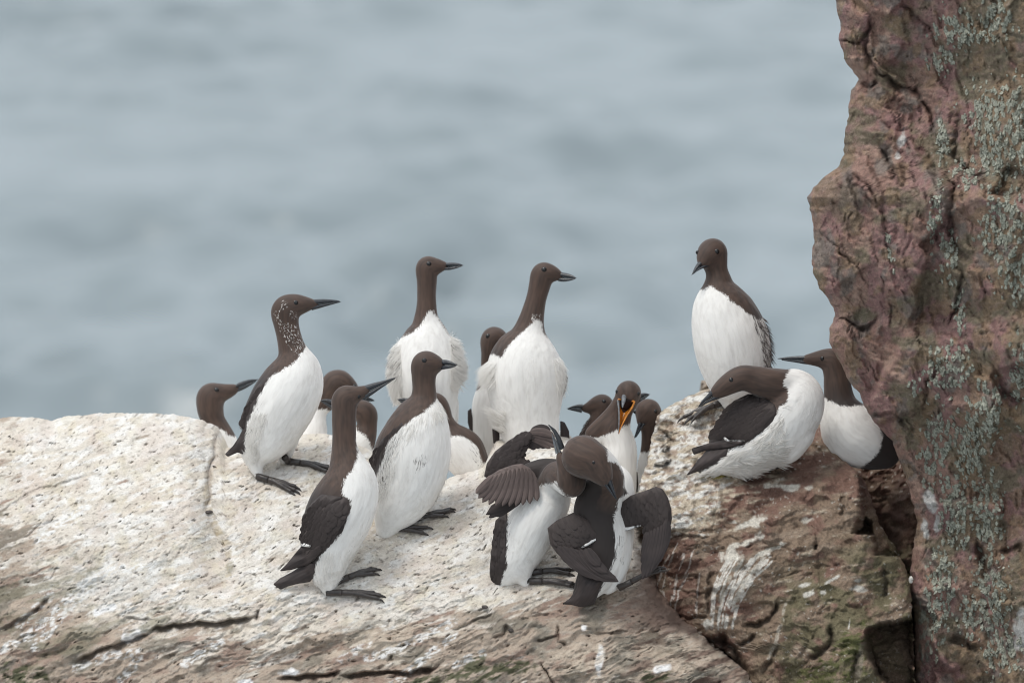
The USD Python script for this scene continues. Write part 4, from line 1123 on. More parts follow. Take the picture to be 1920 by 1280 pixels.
        if web and len(lines) > 1:
            vs, fs = [], []
            for i in range(len(lines) - 1):
                A_, B_ = lines[i], lines[i + 1]
                n = 12
                g = []
                for s in np.linspace(0, 1, 5):
                    sag = 4 * s * (1 - s)
                    ln = A_ * (1 - s) + B_ * s
                    pull = np.linspace(0, 1, n)[:, None] ** 3 * sag * .14
                    ln = ln * (1 - pull) + ln[0] * pull - np.array([0, 0, .0016]) * sag
                    g.append(ln)
                g = np.array(g).reshape(-1, 3)
                vs.append(g); fs.append(grid_faces(5, n))
                vs.append(g - np.array([0, -.0003, .0012])); fs.append(grid_faces(5, n, True))
            v, f = join(list(zip(vs, fs)))
            obj('web', v, f, 'foot', path)
        return self

    # ---- loose feathers
    def tufts(self, name, material, n, where, length=(.008, .02), lift=(.1, .5), width=.0007, seed=0, gravity=.15, wind=(0, 0, 0), parent=None, jitter=.25):
        """Fine feather strands rooted on the body where WHERE(a, b, c, d) holds, lying tailwards and standing off a little."""
        r = np.random.default_rng(seed + 100)
        tri = np.vstack([self.bf[:, [0, 1, 2]], self.bf[:, [0, 2, 3]]])
        A = self.bv[tri]
        area = np.linalg.norm(np.cross(A[:, 1] - A[:, 0], A[:, 2] - A[:, 0]), axis=1)
        ok = where(*self.bv[tri[:, 0]].T, self.d[tri[:, 0]])
        area = area * ok
        if area.sum() <= 0:
            return self
        k = r.choice(len(tri), n, p=area / area.sum())
        w = r.dirichlet((1, 1, 1), n)
        p = (A[k] * w[..., None]).sum(1)
        nn = self.bn[tri[k, 0]]
        t = -self.T[tri[k, 0]]
        t = t - np.sum(t * nn, 1)[:, None] * nn
        t /= np.linalg.norm(t, axis=1, keepdims=True) + 1e-6
        t = t + jitter * r.normal(size=(n, 3)) * np.array([1, 1, .6])
        t = t - np.sum(t * nn, 1)[:, None] * nn
        t /= np.linalg.norm(t, axis=1, keepdims=True) + 1e-6
        L = r.uniform(*length, n)[:, None]; lf = r.uniform(*lift, n)[:, None]
        g = np.array([0, -1.0, 0]) * gravity + np.asarray(wind, float)
        pts = []
        for s in (0, .35, .7, 1):
            q = p - nn * .0006 + L * s * (t * (1 - .25 * s * lf) + nn * lf * (1 - .3 * s)) + L * s * s * g
            pts.append(q)
        pts = self.world(np.stack(pts, 1)).reshape(-1, 3)
        c = UsdGeom.BasisCurves.Define(stage, numbered(parent or self.path, name))
        c.CreateTypeAttr('linear')
        c.CreatePointsAttr(Vt.Vec3fArray.FromNumpy(pts.astype(np.float32)))
        c.CreateCurveVertexCountsAttr(Vt.IntArray.FromNumpy(np.full(n, 4, np.int32)))
        wd = (np.tile([1, .9, .55, .12], n) * width * np.repeat(r.uniform(.6, 1.3, n), 4)).astype(np.float32)
        c.CreateWidthsAttr(Vt.FloatArray.FromNumpy(wd)); c.SetWidthsInterpolation('vertex')
        UsdShade.MaterialBindingAPI.Apply(c.GetPrim()).Bind(UsdShade.Material.Get(stage, '/World/Looks/' + material))
        tag(c.GetPrim(), kind='stuff')
        return self

    def fuzz(self, n=5000, seed=0):
        """Short soft plumage that breaks the outline of the white parts."""
        self.tufts('plumage', 'white_hair', n // 2, lambda a, b, c, d: d < -.004, (.004, .009), (.0, .09), .0004, seed)
        return self

ledge_y = lambda u, v: ledge_depth(u, v)[0]
block_y = lambda u, v: block_depth(u, v)[0]
ledge_at = lambda u, v: float(ledge_y(np.array([u]), np.array([v]))[0])
block_at = lambda u, v: float(block_y(np.array([u]), np.array([v]))[0])

def side(a0, a1=None):
    """Polygon chain closing far to the left, right or top."""
    return a0

C1, C2, C3, C4, C5, C6 = (340, 520, 3.2), (500, 640, 2.51), (690, 460, 3.0476), (870, 760, 3.2), (1040, 680, 5.333), (1250, 430, 2.667)

# ---- standing bird with the speckled neck, left
bA = Bird('guillemot with white flecks on its neck standing upright by the crack in the ledge', (478, 897), ledge_at(478, 897), C1)
bA.body([(450, 1085, 62), (470, 1030, 98), (525, 945, 152), (587, 800, 197), (655, 680, 192), (695, 585, 152), (690, 500, 106), (670, 430, 80), (650, 345, 72), (634, 270, 76), (634, 200, 84), (680, 172, 70), (735, 165, 52), (785, 162, 32), (815, 160, 20)],
        [[(445, 1060, 72), (448, 1130, 44), (468, 1190, 25)], [(620, 960, 90, .02), (618, 1050, 52, .035), (622, 1105, 26, .04)]],
        brown=[(750, 418), (705, 490), (655, 535), (560, 585), (505, 650), (470, 720), (440, 790), (405, 880), (388, 960), (380, 1060), (150, 1100), (150, 0), (1000, 0), (1000, 300), (790, 300)],
        streak=[([(470, 730), (420, 860), (392, 960), (420, 960), (450, 860), (500, 730)], .42)],
        fleck=[([(600, 140), (640, 140), (640, 190), (610, 200)], .455), ([(590, 270), (705, 290), (745, 420), (680, 470), (640, 400), (600, 330)], .458), ([(560, 200), (600, 200), (610, 300), (570, 280)], .44), ([(660, 200), (700, 210), (700, 260), (650, 240)], .44)])
bA.beak([(800, 134), (850, 132), (905, 135), (948, 141), (968, 150)], [(790, 200), (830, 189), (890, 172), (935, 160), (967, 151)]).eye((693, 156), 4.4)
bA.furrow([(672, 160), (640, 185), (620, 215), (612, 250)])
bA.shell('wing', [(560, 555), (505, 605), (440, 665), (400, 740), (362, 830), (350, 885), (362, 915), (392, 905), (412, 850), (440, 775), (480, 700), (540, 620)], 'wing_feather', .006, axis=(-.5, -1), ridges=.011)
bA.coverts((-.45, -1), seed=1)
bA.shell('wing', [(560, 555), (505, 605), (440, 665), (400, 740), (362, 830), (350, 885), (362, 915), (392, 905), (412, 850), (440, 775), (480, 700), (540, 620)], 'wing_feather', .006, axis=(-.5, -1), ridges=.011, rear=True)
bA.shell('flight_feathers', [(378, 895), (345, 960), (310, 1010), (262, 1058), (280, 1074), (340, 1048), (372, 1062), (386, 1000), (398, 920)], 'flight_feather', .006, axis=(-.6, -1), ridges=.009)
bA.shell('wing_bar', [(352, 900), (360, 915), (372, 912), (358, 895)], 'white_feather', .003, lift=.003)
bA.foot((455, 1210), [(690, 1290), (650, 1305), (690, 1252)], ledge_y, (468, 1170)).foot((640, 1120), [(890, 1150), (870, 1185), (885, 1137)], ledge_y, (622, 1080))
bA.fuzz(5000, 1).tufts('flank_feathers', 'white_hair', 1500, lambda a, b, c, d: (d < 0) & (d > -.03) & (b < .14), (.008, .018), (.1, .45), .0009, 2)

# ---- front bird, beak raised
bD = Bird('guillemot in front with dark wing turned to us and beak raised to the upper right', (611, 1114), ledge_at(611, 1114), C2)
bD.body([(285, 1120, 52), (283, 1060, 86), (290, 990, 112), (312, 900, 140), (350, 800, 158), (394, 690, 132), (390, 605, 92), (372, 510, 60), (370, 425, 55), (369, 340, 56), (374, 275, 61), (402, 257, 47), (435, 245, 33), (470, 230, 23)],
        [[(285, 1100, 55), (288, 1150, 36), (292, 1180, 20)], [(330, 1040, 55, .02), (330, 1100, 34, .03), (328, 1135, 20, .035)]],
        brown=[(432, 520), (428, 545), (412, 595), (380, 640), (358, 690), (360, 725), (395, 745), (392, 810), (350, 900), (260, 1000), (232, 1050), (215, 1130), (-50, 1250), (-50, 0), (900, 0), (900, 300), (440, 340)],
        streak=[([(450, 830), (490, 820), (480, 900), (450, 920)], .38), ([(410, 920), (440, 910), (400, 1000), (380, 1000)], .36)])
bD.beak([(462, 209), (505, 196), (545, 187), (590, 175), (621, 168)], [(470, 272), (500, 252), (540, 224), (585, 194), (620, 171)], 8).eye((437, 260), 3.6)
bD.shell('wing', [(365, 730), (393, 745), (398, 800), (380, 850), (335, 915), (285, 968), (240, 1010), (215, 1035), (165, 1000), (160, 930), (166, 860), (185, 800), (235, 770), (300, 745)], 'wing_feather', .010, axis=(-.7, -1), ridges=.012)
bD.coverts((-.6, -1), L=.021, w=.006, seed=2)
bD.shell('wing', [(365, 730), (393, 745), (398, 800), (380, 850), (335, 915), (285, 968), (240, 1010), (215, 1035), (165, 1000), (160, 930), (166, 860), (185, 800), (235, 770), (300, 745)], 'wing_feather', .008, axis=(-.7, -1), ridges=.012, rear=True)
bD.shell('shoulder_feathers', [(365, 735), (330, 730), (260, 720), (215, 760), (170, 820), (165, 860), (200, 850), (250, 800), (310, 770)], 'wing_feather', .006, lift=.004, axis=(-.8, -.6), ridges=.013)
bD.coverts((-.5, -1), L=.018, seed=3)
bD.shell('flight_feathers', [(58, 1080), (95, 1045), (140, 990), (165, 962), (205, 966), (250, 940), (262, 985), (222, 1030), (190, 1052), (120, 1072)], 'flight_feather', .006, lift=.006, axis=(-1, -.55), ridges=.008)
bD.shell('wing_bar', [(163, 950), (180, 948), (212, 960), (205, 968), (165, 964)], 'white_feather', .002, lift=.013)
bD.shell('tail', [(30, 1140), (62, 1112), (120, 1082), (200, 1030), (232, 1045), (232, 1090), (205, 1130), (150, 1138), (100, 1150), (66, 1166)], 'flight_feather', .010, axis=(-1, -.5), ridges=.008)
bD.foot((280, 1195), [(545, 1200), (525, 1225), (498, 1182)], ledge_y, (292, 1160)).foot((328, 1145), [(525, 1076), (505, 1108), (490, 1068)], ledge_y, (328, 1120))
bD.fuzz(4000, 3).tufts('flank_feathers', 'white_hair', 900, lambda a, b, c, d: (d < .002) & (b < .09), (.008, .018), (.1, .4), .0009, 4)

# ---- bird behind it on the ledge
bE = Bird('guillemot with dirt specks on its white belly standing behind the raised beak', (717, 998), ledge_at(717, 998), C2)
bE.body([(555, 890, 40), (575, 850, 62), (600, 795, 98), (640, 730, 132), (668, 640, 164), (682, 550, 180), (700, 480, 166), (718, 410, 138), (732, 345, 98), (742, 290, 66), (744, 230, 55), (742, 170, 56), (748, 112, 63), (778, 108, 52), (805, 108, 34), (825, 108, 20)],
        [[(560, 850, 50), (556, 890, 24)], [(648, 740, 60, .02), (650, 800, 42, .03), (655, 838, 20, .035)]],
        brown=[(810, 262), (790, 290), (765, 315), (715, 352), (640, 402), (598, 442), (568, 492), (545, 555), (528, 625), (500, 680), (300, 700), (300, 0), (1000, 0), (1000, 250)],
        streak=[([(600, 450), (545, 560), (525, 680), (560, 700), (585, 580), (625, 460)], .5), ([(690, 560), (740, 530), (760, 580), (700, 620)], .46)], back=.04)
bE.beak([(822, 86), (850, 88), (880, 100), (902, 114)], [(815, 136), (840, 132), (875, 126), (901, 116)], 8, dc=-.03).eye((745, 93), 4.6)
bE.furrow([(722, 100), (705, 125), (700, 150)])
bE.shell('wing', [(640, 372), (560, 442), (512, 500), (484, 560), (498, 602), (520, 626), (532, 585), (545, 525), (575, 478), (610, 440), (650, 400)], 'wing_feather', .005, axis=(-.6, -1), ridges=.011)
bE.coverts((-.55, -1), seed=4)
bE.foot((545, 903), [(770, 876), (738, 918), (705, 878)], ledge_y, (556, 880)).foot((655, 862), [(875, 787), (868, 802), (820, 838)], ledge_y, (655, 820))
bE.fuzz(5000, 5).tufts('flank_feathers', 'white_hair', 1800, lambda a, b, c, d: (d < 0) & (d > -.03), (.008, .02), (.1, .5), .0009, 6)

# ---- two tall birds at the back
bB = Bird('tall guillemot at the back with wind ruffled white feathers on both flanks', (800, 840), .47, C3)
bB.body([(345, 1150, 110), (345, 1040, 140), (345, 950, 150), (338, 840, 176), (328, 735, 196), (330, 650, 180), (337, 580, 148), (343, 510, 104), (335, 430, 70), (337, 345, 56), (337, 265, 52), (338, 195, 56), (340, 128, 62), (378, 122, 50), (410, 118, 36), (440, 117, 23)],
        [[(480, 900, 40, .02), (480, 1000, 36, .02), (498, 1060, 14, .02)]],
        brown=[(402, 412), (388, 400), (372, 384), (350, 388), (330, 418), (300, 465), (250, 500), (0, 620), (0, 0), (800, 0), (800, 520), (480, 520), (440, 470)], back=.035,
        streak=[([(120, 600), (180, 560), (150, 660), (110, 720)], .42)], fleck=[([(345, 372), (380, 372), (375, 392), (350, 394)], .50)])
bB.beak([(450, 98), (490, 98), (525, 104), (550, 115)], [(440, 142), (475, 140), (515, 130), (549, 117)], 8, dc=-.01).eye((350, 108), 4.6)
bB.furrow([(330, 112), (300, 135), (285, 180)])
ruf = lambda a0, a1, b0, b1: (lambda a, b, c, d: (d < .01) & (a > a0) & (a < a1) & (b > b0) & (b < b1) & (np.abs(c) < .05))
p0 = bB.ab([(60, 880), (190, 560), (470, 800), (640, 520)])
bB.tufts('ruffled_feathers', 'white_hair', 5200, ruf(p0[0, 0], p0[1, 0], p0[0, 1], p0[1, 1]), (.005, .019), (.1, .8), .0009, 11, wind=(-.25, -.05, -.1), jitter=.6)
bB.tufts('ruffled_feathers', 'white_hair', 6000, ruf(p0[2, 0], p0[3, 0], p0[2, 1], p0[3, 1]), (.005, .024), (.1, .9), .0009, 12, wind=(.35, .1, -.1), jitter=.6)
bB.tufts('ruffled_feathers', 'dark_hair', 90, ruf(p0[0, 0], p0[1, 0], p0[0, 1] + .05, p0[1, 1]), (.012, .024), (.3, .8), .0009, 13, wind=(-.25, -.05, 0), jitter=.6)
bB.tufts('ruffled_feathers', 'dark_hair', 130, ruf(p0[2, 0], p0[3, 0], p0[2, 1] + .02, p0[3, 1]), (.012, .028), (.3, .8), .0009, 14, wind=(.35, .1, 0), jitter=.6)
bB.fuzz(3500, 7)

bC = Bird('tallest front facing guillemot standing on the middle knoll with pale belly turned to us', (1000, 825), .42, C3)
bC.body([(930, 1085, 150), (925, 1040, 166), (912, 950, 182), (902, 850, 208), (897, 750, 222), (893, 670, 192), (906, 592, 138), (916, 520, 100), (928, 450, 76), (942, 385, 64), (960, 310, 57), (980, 235, 60), (996, 165, 63), (1030, 160, 54), (1062, 164, 40), (1090, 172, 26)],
        [[(840, 1000, 90), (815, 1080, 55), (800, 1115, 20)], [(1010, 1000, 80), (1030, 1080, 55), (1040, 1120, 24)]],
        brown=[(1010, 505), (1000, 488), (988, 440), (968, 425), (945, 437), (905, 478), (850, 522), (760, 640), (600, 600), (600, 0), (1300, 0), (1300, 520), (1060, 560)], back=.045,
        fleck=[([(930, 400), (985, 395), (985, 425), (935, 440)], .50)])
bC.beak([(1105, 152), (1140, 160), (1170, 172), (1193, 188)], [(1085, 204), (1120, 207), (1160, 201), (1192, 190)], 8, dc=-.02).eye((1005, 141), 4.8)
bC.furrow([(985, 146), (950, 170), (928, 215)])
bC.shell('wing', [(1105, 740), (1128, 700), (1142, 760), (1130, 830), (1098, 892), (1092, 840)], 'wing_feather', .006, cfun=lambda a, b: a * 0 + .012, axis=(0, -1))
bC.shell('tail', [(708, 1045), (750, 1035), (752, 1110), (740, 1135), (715, 1130)], 'flight_feather', .006, cfun=lambda a, b: a * 0 + .03, axis=(0, -1), ridges=.007)
bC.shell('flight_feathers', [(1098, 1000), (1125, 1010), (1150, 1060), (1152, 1110), (1100, 1118)], 'flight_feather', .006, cfun=lambda a, b: a * 0 + .03, axis=(.2, -1), ridges=.008)
bC.foot((975, 1095), [(905, 1135), (955, 1160), (1030, 1150)], lambda u, v: u * 0 + .36, (1000, 1070))
bC.fuzz(6000, 8)
p1 = bC.ab([(650, 780), (760, 660), (690, 1080), (790, 960), (1080, 820), (1150, 640)])
bC.tufts('ruffled_feathers', 'white_hair', 500, ruf(p1[0, 0], p1[1, 0], p1[0, 1], p1[1, 1]), (.015, .03), (.3, .8), .0011, 15, wind=(-.4, .1, 0))
bC.tufts('ruffled_feathers', 'white_hair', 500, ruf(p1[2, 0], p1[3, 0], p1[2, 1], p1[3, 1]), (.015, .03), (.3, .8), .0011, 16, wind=(-.3, 0, 0))
bC.tufts('ruffled_feathers', 'white_hair', 400, ruf(p1[4, 0] - .02, p1[5, 0], p1[4, 1], p1[5, 1]), (.012, .026), (.2, .7), .0010, 17)

# ---- heads looking out from behind
bL = Bird('guillemot peering out from behind the pale boulder on the far left', (420, 900), .62, C1)
bL.body([(250, 1160, 120), (245, 1080, 115), (240, 1010, 104), (218, 920, 78), (190, 850, 70), (178, 780, 80), (180, 718, 82), (215, 700, 66), (252, 690, 52), (292, 680, 40), (325, 668, 28)],
        back_end=0.0, brown=[(180, 895), (215, 905), (250, 915), (285, 945), (318, 950), (420, 1000), (600, 900), (600, 300), (0, 300), (0, 880)])
bL.beak([(338, 637), (375, 622), (420, 612), (468, 612)], [(320, 694), (365, 678), (410, 655), (468, 617)], 8).eye((215, 677), 4.4)
bL.furrow([(192, 684), (165, 705), (146, 745), (140, 775)])
bL.fuzz(1200, 20)
bM = Bird('guillemot with rounded brown head showing behind the neck of the speckled bird', (580, 860), .60, C1)
bM.body([(760, 1120, 100), (770, 1020, 95), (795, 920, 80), (810, 850, 58), (830, 795, 48), (868, 740, 62), (915, 665, 84), (942, 640, 88), (985, 660, 72), (1030, 690, 45), (1065, 705, 26)],
        back_end=0.0, brown=[(700, 790), (780, 782), (860, 790), (900, 800), (1400, 800), (1400, 300), (700, 300)])
bM.beak([(1070, 690), (1110, 712), (1145, 728), (1164, 742)], [(1060, 735), (1095, 742), (1130, 746), (1163, 744)], 7).furrow([(925, 628), (960, 615), (1000, 606), (1030, 600)])
bM.eye((1040, 655), 4)
bM.fuzz(600, 21)
bM2 = Bird('guillemot facing left with its head hidden behind the raised beak bird', (660, 880), .50, C1)
bM2.body([(980, 1180, 130), (1010, 1080, 128), (1055, 1005, 104), (1105, 940, 66), (1118, 880, 56), (1105, 815, 68), (1070, 792, 58), (1030, 780, 44), (990, 774, 32), (955, 768, 24)],
         back_end=0.0, brown=[(1040, 880), (1058, 912), (1100, 945), (1130, 985), (1150, 1030), (1210, 1060), (1400, 900), (1400, 500), (800, 500), (800, 860)])
bM2.beak([(950, 742), (910, 733), (870, 728), (830, 736)], [(945, 798), (905, 790), (865, 762), (831, 739)], 7).furrow([(1120, 772), (1140, 790), (1150, 830)]).eye((1050, 780), 4)
bM2.fuzz(800, 22)
bN = Bird('guillemot crouching behind the dirt specked bird with only beak and back showing', (860, 925), .38, C3)
bN.body([(600, 1290, 70), (575, 1230, 112), (530, 1165, 122), (470, 1090, 84), (425, 1010, 64), (412, 950, 62), (392, 905, 60), (360, 890, 50), (310, 888, 38), (265, 893, 26)],
        back_end=0.0, brown=[(440, 1080), (480, 1095), (530, 1092), (570, 1108), (610, 1140), (640, 1190), (655, 1240), (800, 1300), (900, 900), (900, 700), (100, 700), (100, 1060)], streak=[([(580, 1130), (640, 1200), (660, 1270), (620, 1260), (570, 1160)], .42)])
bN.beak([(262, 876), (230, 872), (195, 870), (166, 878)], [(258, 930), (232, 920), (200, 904), (167, 881)], 7)
bN.eye((330, 880), 4)
bN.fuzz(1800, 23)
bF = Bird('guillemot with bluish white breast half hidden behind the tallest bird', (905, 880), .60, C3)
bF.body([(680, 1300, 70), (680, 1200, 84), (688, 1100, 92), (690, 1000, 95), (690, 920, 94), (690, 850, 76), (690, 780, 54), (694, 700, 49), (702, 620, 55), (716, 545, 70), (735, 535, 64), (756, 550, 40), (770, 560, 28)],
        back_end=0.0, brown=[(600, 830), (640, 822), (660, 790), (690, 740), (720, 735), (900, 760), (900, 300), (500, 300), (500, 830)])
bF.beak([(752, 548), (768, 536), (785, 560), (794, 582)], [(728, 568), (750, 585), (775, 590), (793, 586)], 9, c0=-.028, dc=-.02).eye((688, 520), 4.4, False).eye((795, 522), 3.6, False)
bF.shell('wing', [(570, 945), (590, 928), (600, 1000), (608, 1100), (592, 1098), (570, 1010)], 'wing_feather', .005, cfun=lambda a, b: a * 0 - .01, axis=(0, -1))
bF.fuzz(1500, 24)

# ---- the group in the gap
bG1 = Bird('guillemot with scruffy throat facing left behind the open beaked bird', (1110, 860), .52, C5)
bG1.body([(340, 1050, 120), (350, 900, 130), (360, 790, 122), (392, 680, 104), (440, 580, 92), (480, 480, 100), (478, 422, 106), (430, 425, 92), (380, 440, 72), (330, 452, 50), (290, 455, 36)],
         back_end=0.0, brown=[(0, 0), (1000, 0), (1000, 900), (0, 900)])
bG1.beak([(280, 412), (235, 415), (180, 430), (116, 458)], [(270, 500), (230, 490), (175, 478), (117, 463)], 7).eye((490, 390), 3.9)
bG1.tufts('throat_feathers', 'brown_hair', 500, lambda a, b, c, d: (b > bG1.ab([(0, 760)])[0, 1]) & (b < bG1.ab([(0, 540)])[0, 1]), (.006, .012), (.2, .7), .0008, 30)
bG3 = Bird('guillemot showing only a beak tip pointing right behind the open beaked head', (1185, 870), .50, C5)
bG3.body([(700, 1100, 100), (700, 900, 90), (705, 760, 55), (708, 650, 46), (715, 520, 52), (745, 430, 66), (765, 395, 66), (800, 378, 48), (840, 365, 34)],
         back_end=0.0, brown=[(0, 0), (1300, 0), (1300, 800), (0, 800)])
bG3.beak([(852, 305), (890, 300), (925, 305), (951, 313)], [(855, 395), (885, 372), (920, 342), (950, 317)], 6).eye((790, 360), 3.6)
bG2 = Bird('guillemot with orange mouth wide open towards us in the gap', (1175, 960), .36, C5)
bG2.body([(640, 1500, 130), (640, 1350, 165), (640, 1150, 176), (645, 950, 170), (650, 820, 160), (600, 680, 150), (630, 570, 128), (665, 460, 118, -.004), (712, 370, 118, -.010), (735, 305, 125, -.014), (735, 330, 96, -.022)],
         [[(400, 720, 100), (480, 640, 100), (560, 560, 100), (640, 460, 100)]],
         back_end=0.0, brown=[(200, 752), (300, 748), (420, 755), (480, 742), (560, 700), (640, 665), (720, 625), (900, 560), (1200, 400), (1200, 0), (0, 0), (0, 750)])
cg = float(bG2.c_at(*bG2.ab([(710, 400)])[0]))
def open_beak(bd):
    """A gaping beak seen from the front: a throat, two orange edged jaws and the tongue."""
    q = lambda pts, c: np.c_[bd.ab(pts), np.asarray(c, float)]
    th = bd.shell('throat', [(645, 372), (700, 360), (785, 385), (770, 430), (715, 480), (660, 455)], 'mouth_dark', .002, lift=.003)
    # lower jaw: a trough towards us and down
    n = 14
    t = np.linspace(0, 1, n)[:, None]
    L = spline(bd.ab([(628, 378), (640, 470), (642, 570), (640, 650), (635, 712)]), 40)
    R = spline(bd.ab([(794, 392), (768, 455), (715, 540), (665, 640), (637, 714)]), 40)
    ev = lambda P, q: np.stack([np.interp(q, np.linspace(0, 1, 40), P[:, k]) for k in (0, 1)], 1)
    c = cg - .004 - .030 * np.sin(t[:, 0] * 1.5)
    cols = []
    for s in np.linspace(0, 1, 9):
        t2 = .36 * (4 * s * (1 - s)) ** .7 * (1 - t[:, 0]) + t[:, 0]
        x = ev(L, t2) * (1 - s) + ev(R, t2) * s
        cols.append(np.c_[x, cg - .004 - .030 * np.sin(t2 * 1.5) + .024 * (1 - t[:, 0] ** 2) * (4 * s * (1 - s)) ** .6])
    L, R = ev(L, t[:, 0]), ev(R, t[:, 0])
    V = np.array(cols).reshape(-1, 3)
    f = grid_faces(9, n)
    V2 = V + [0, -.0006, .0028]
    v, ff = join([(V, f), (V2, f[:, ::-1])])
    obj('lower_beak', bd.world(V2 + [0, 0, .001]), f, 'beak', bd.path)
    obj('mouth_lining', bd.world(v), ff, 'mouth_orange', bd.path, label='orange inside of the open lower beak')
    for A_, nm in ((L, 'jaw_edge'), (R, 'jaw_edge')):
        vv, ee = tube(np.c_[A_, c - .001], np.linspace(.0022, .0008, n), 8)
        obj(nm, bd.world(vv), ee, 'beak_grey' if A_ is L else 'mouth_orange', bd.path)
    for pts in ([(628, 378), (640, 368), (660, 372)], [(793, 398), (785, 385), (765, 388)]):
        P = bd.ab(pts)
        vv, ee = tube(np.c_[P, [cg - .003] * 3], [.0018, .0022, .0016], 8)
        obj('gape', bd.world(vv), ee, 'mouth_orange', bd.path)
    P = bd.ab([(640, 590), (690, 500), (720, 460)])
    # upper jaw, foreshortened
    a = bd.ab([(692, 338), (684, 390), (674, 452)])
    vv, ee = tube(np.c_[a, [cg - .002, cg - .022, cg - .040]], [.0052, .0042, .0010], 12)
    obj('upper_beak', bd.world(vv), ee, 'beak_grey', bd.path)
open_beak(bG2)
bG2.eye((625, 288), 3.6, False).eye((828, 312), 3.6, False)
bG2.shell('wing', [(800, 1090), (826, 1085), (836, 1200), (830, 1290), (805, 1290)], 'wing_feather', .004, axis=(0, -1), cfun=lambda a, b: a * 0 + .01)
bG2.fuzz(2000, 31)
bG4 = Bird('guillemot looking down beside the whitened top of the streaked block', (1210, 960), .42, C5)
bG4.body([(900, 1500, 80), (910, 1300, 96), (918, 1150, 98), (922, 1000, 90), (920, 900, 66), (922, 800, 58), (928, 680, 66), (932, 580, 100), (932, 490, 132), (905, 535, 92, -.008), (878, 580, 62, -.014), (864, 600, 42, -.016)],
         back_end=0.0, brown=[(700, 905), (860, 900), (900, 885), (960, 890), (1200, 900), (1200, 0), (500, 0), (500, 900)])
bG4.beak([(836, 598), (820, 650), (803, 710), (790, 752)], [(905, 612), (870, 655), (838, 710), (800, 765)], 7, c0=-.022, dc=-.02).eye((1000, 487), 3.9, False).eye((803, 492), 3.2, False)
bG4.fuzz(500, 32)

# ---- upright bird on the block
bH = Bird('guillemot standing highest on the streaked block and looking down to the left', (1352, 760), block_at(1352, 768), C6)
bH.body([(330, 850, 60), (345, 790, 105), (350, 730, 150), (338, 640, 182), (318, 545, 188), (290, 450, 166), (268, 380, 128), (258, 320, 88), (256, 260, 64), (246, 205, 54), (232, 150, 66), (224, 116, 71), (205, 132, 58, -.012), (190, 152, 42, -.02), (180, 170, 28, -.026)],
        [[(285, 760, 60), (282, 820, 40), (290, 862, 20)]],
        brown=[(180, 305), (198, 290), (216, 282), (240, 300), (290, 336), (330, 368), (372, 398), (440, 450), (900, 400), (900, 0), (0, 0), (0, 310)],
        streak=[([(430, 440), (480, 500), (520, 600), (536, 690), (500, 690), (480, 600), (440, 500)], .52)], back=.05)
bH.beak([(158, 158), (140, 185), (128, 212), (121, 234)], [(208, 186), (180, 196), (150, 212), (122, 235)], 8, dc=-.03).eye((245, 113), 4.6, False).eye((151, 117), 3.6, False)
bH.furrow([(262, 108), (280, 112), (290, 125)])
bH.foot((285, 875), [(65, 945), (110, 962), (160, 948)], lambda u, v: block_y(u, v) - .014, (290, 845))
bH.fuzz(5000, 33).tufts('flank_feathers', 'dark_hair', 260, ruf(*(lambda p: (p[0, 0], p[1, 0] + .03, p[1, 1], p[0, 1]))(bH.ab([(430, 440), (540, 700)]))), (.010, .022), (.2, .7), .0010, 34, wind=(.2, 0, 0))

# ---- preening bird on the block
bJ = Bird('guillemot hunched on the streaked block with its head turned back over its dark wing', (1380, 896), block_at(1380, 896), C6)
bJ.body([(190, 1180, 46), (270, 1160, 66), (360, 1115, 96), (450, 1065, 132), (540, 1000, 156), (610, 920, 158), (650, 850, 132), (640, 790, 92, -.004), (595, 775, 76, -.014), (540, 775, 80, -.024), (480, 765, 76, -.034), (425, 750, 66, -.04), (375, 745, 62, -.046), (330, 762, 56, -.05), (285, 790, 46, -.052), (250, 815, 34, -.054)],
        [[(480, 1100, 95), (400, 1160, 70), (330, 1190, 40)], [(620, 1000, 120), (600, 1080, 85), (560, 1120, 60)], [(470, 930, 100), (400, 940, 90), (320, 1000, 70), (260, 1070, 50)]],
        brown=[(612, 704), (590, 740), (580, 780), (600, 800), (606, 832), (590, 872), (560, 885), (545, 930), (500, 990), (430, 1050), (370, 1085), (310, 1100), (300, 1130), (220, 1190), (60, 1280), (0, 1280), (0, 500), (600, 500)],
        streak=[([(545, 890), (580, 890), (560, 960), (480, 1040), (420, 1080), (400, 1060), (500, 990)], .42), ([(340, 1100), (420, 1100), (380, 1180), (300, 1170)], .36)])
bJ.beak([(225, 800), (200, 830), (172, 862), (151, 898)], [(262, 848), (230, 858), (190, 876), (153, 898)], 8, c0=-.055).eye((320, 756), 4.4)
bJ.furrow([(338, 752), (370, 745), (400, 752)])
bJ.shell('wing', [(405, 822), (470, 832), (540, 872), (552, 915), (530, 960), (480, 1010), (435, 1045), (390, 1062), (290, 1048), (215, 1055), (205, 1035), (232, 995), (270, 930), (330, 858)], 'wing_feather', .010, axis=(-1, -.7), ridges=.013)
bJ.coverts((-1, -.75), L=.021, w=.006, seed=5)
bJ.shell('shoulder_feathers', [(405, 830), (460, 842), (470, 880), (400, 920), (330, 975), (300, 1000), (290, 960), (330, 890)], 'wing_feather', .006, lift=.008, axis=(-1, -.8), ridges=.012)
bJ.coverts((-1, -.7), L=.018, seed=6)
bJ.shell('flight_feathers', [(122, 1096), (200, 1072), (290, 1050), (395, 1062), (345, 1086), (260, 1098), (190, 1108), (135, 1128), (128, 1112)], 'flight_feather', .006, lift=.004, axis=(-1, -.2), ridges=.007)
bJ.shell('wing_bar', [(275, 1046), (290, 1038), (310, 1052), (390, 1054), (388, 1062), (300, 1060)], 'white_feather', .002, lift=.014)
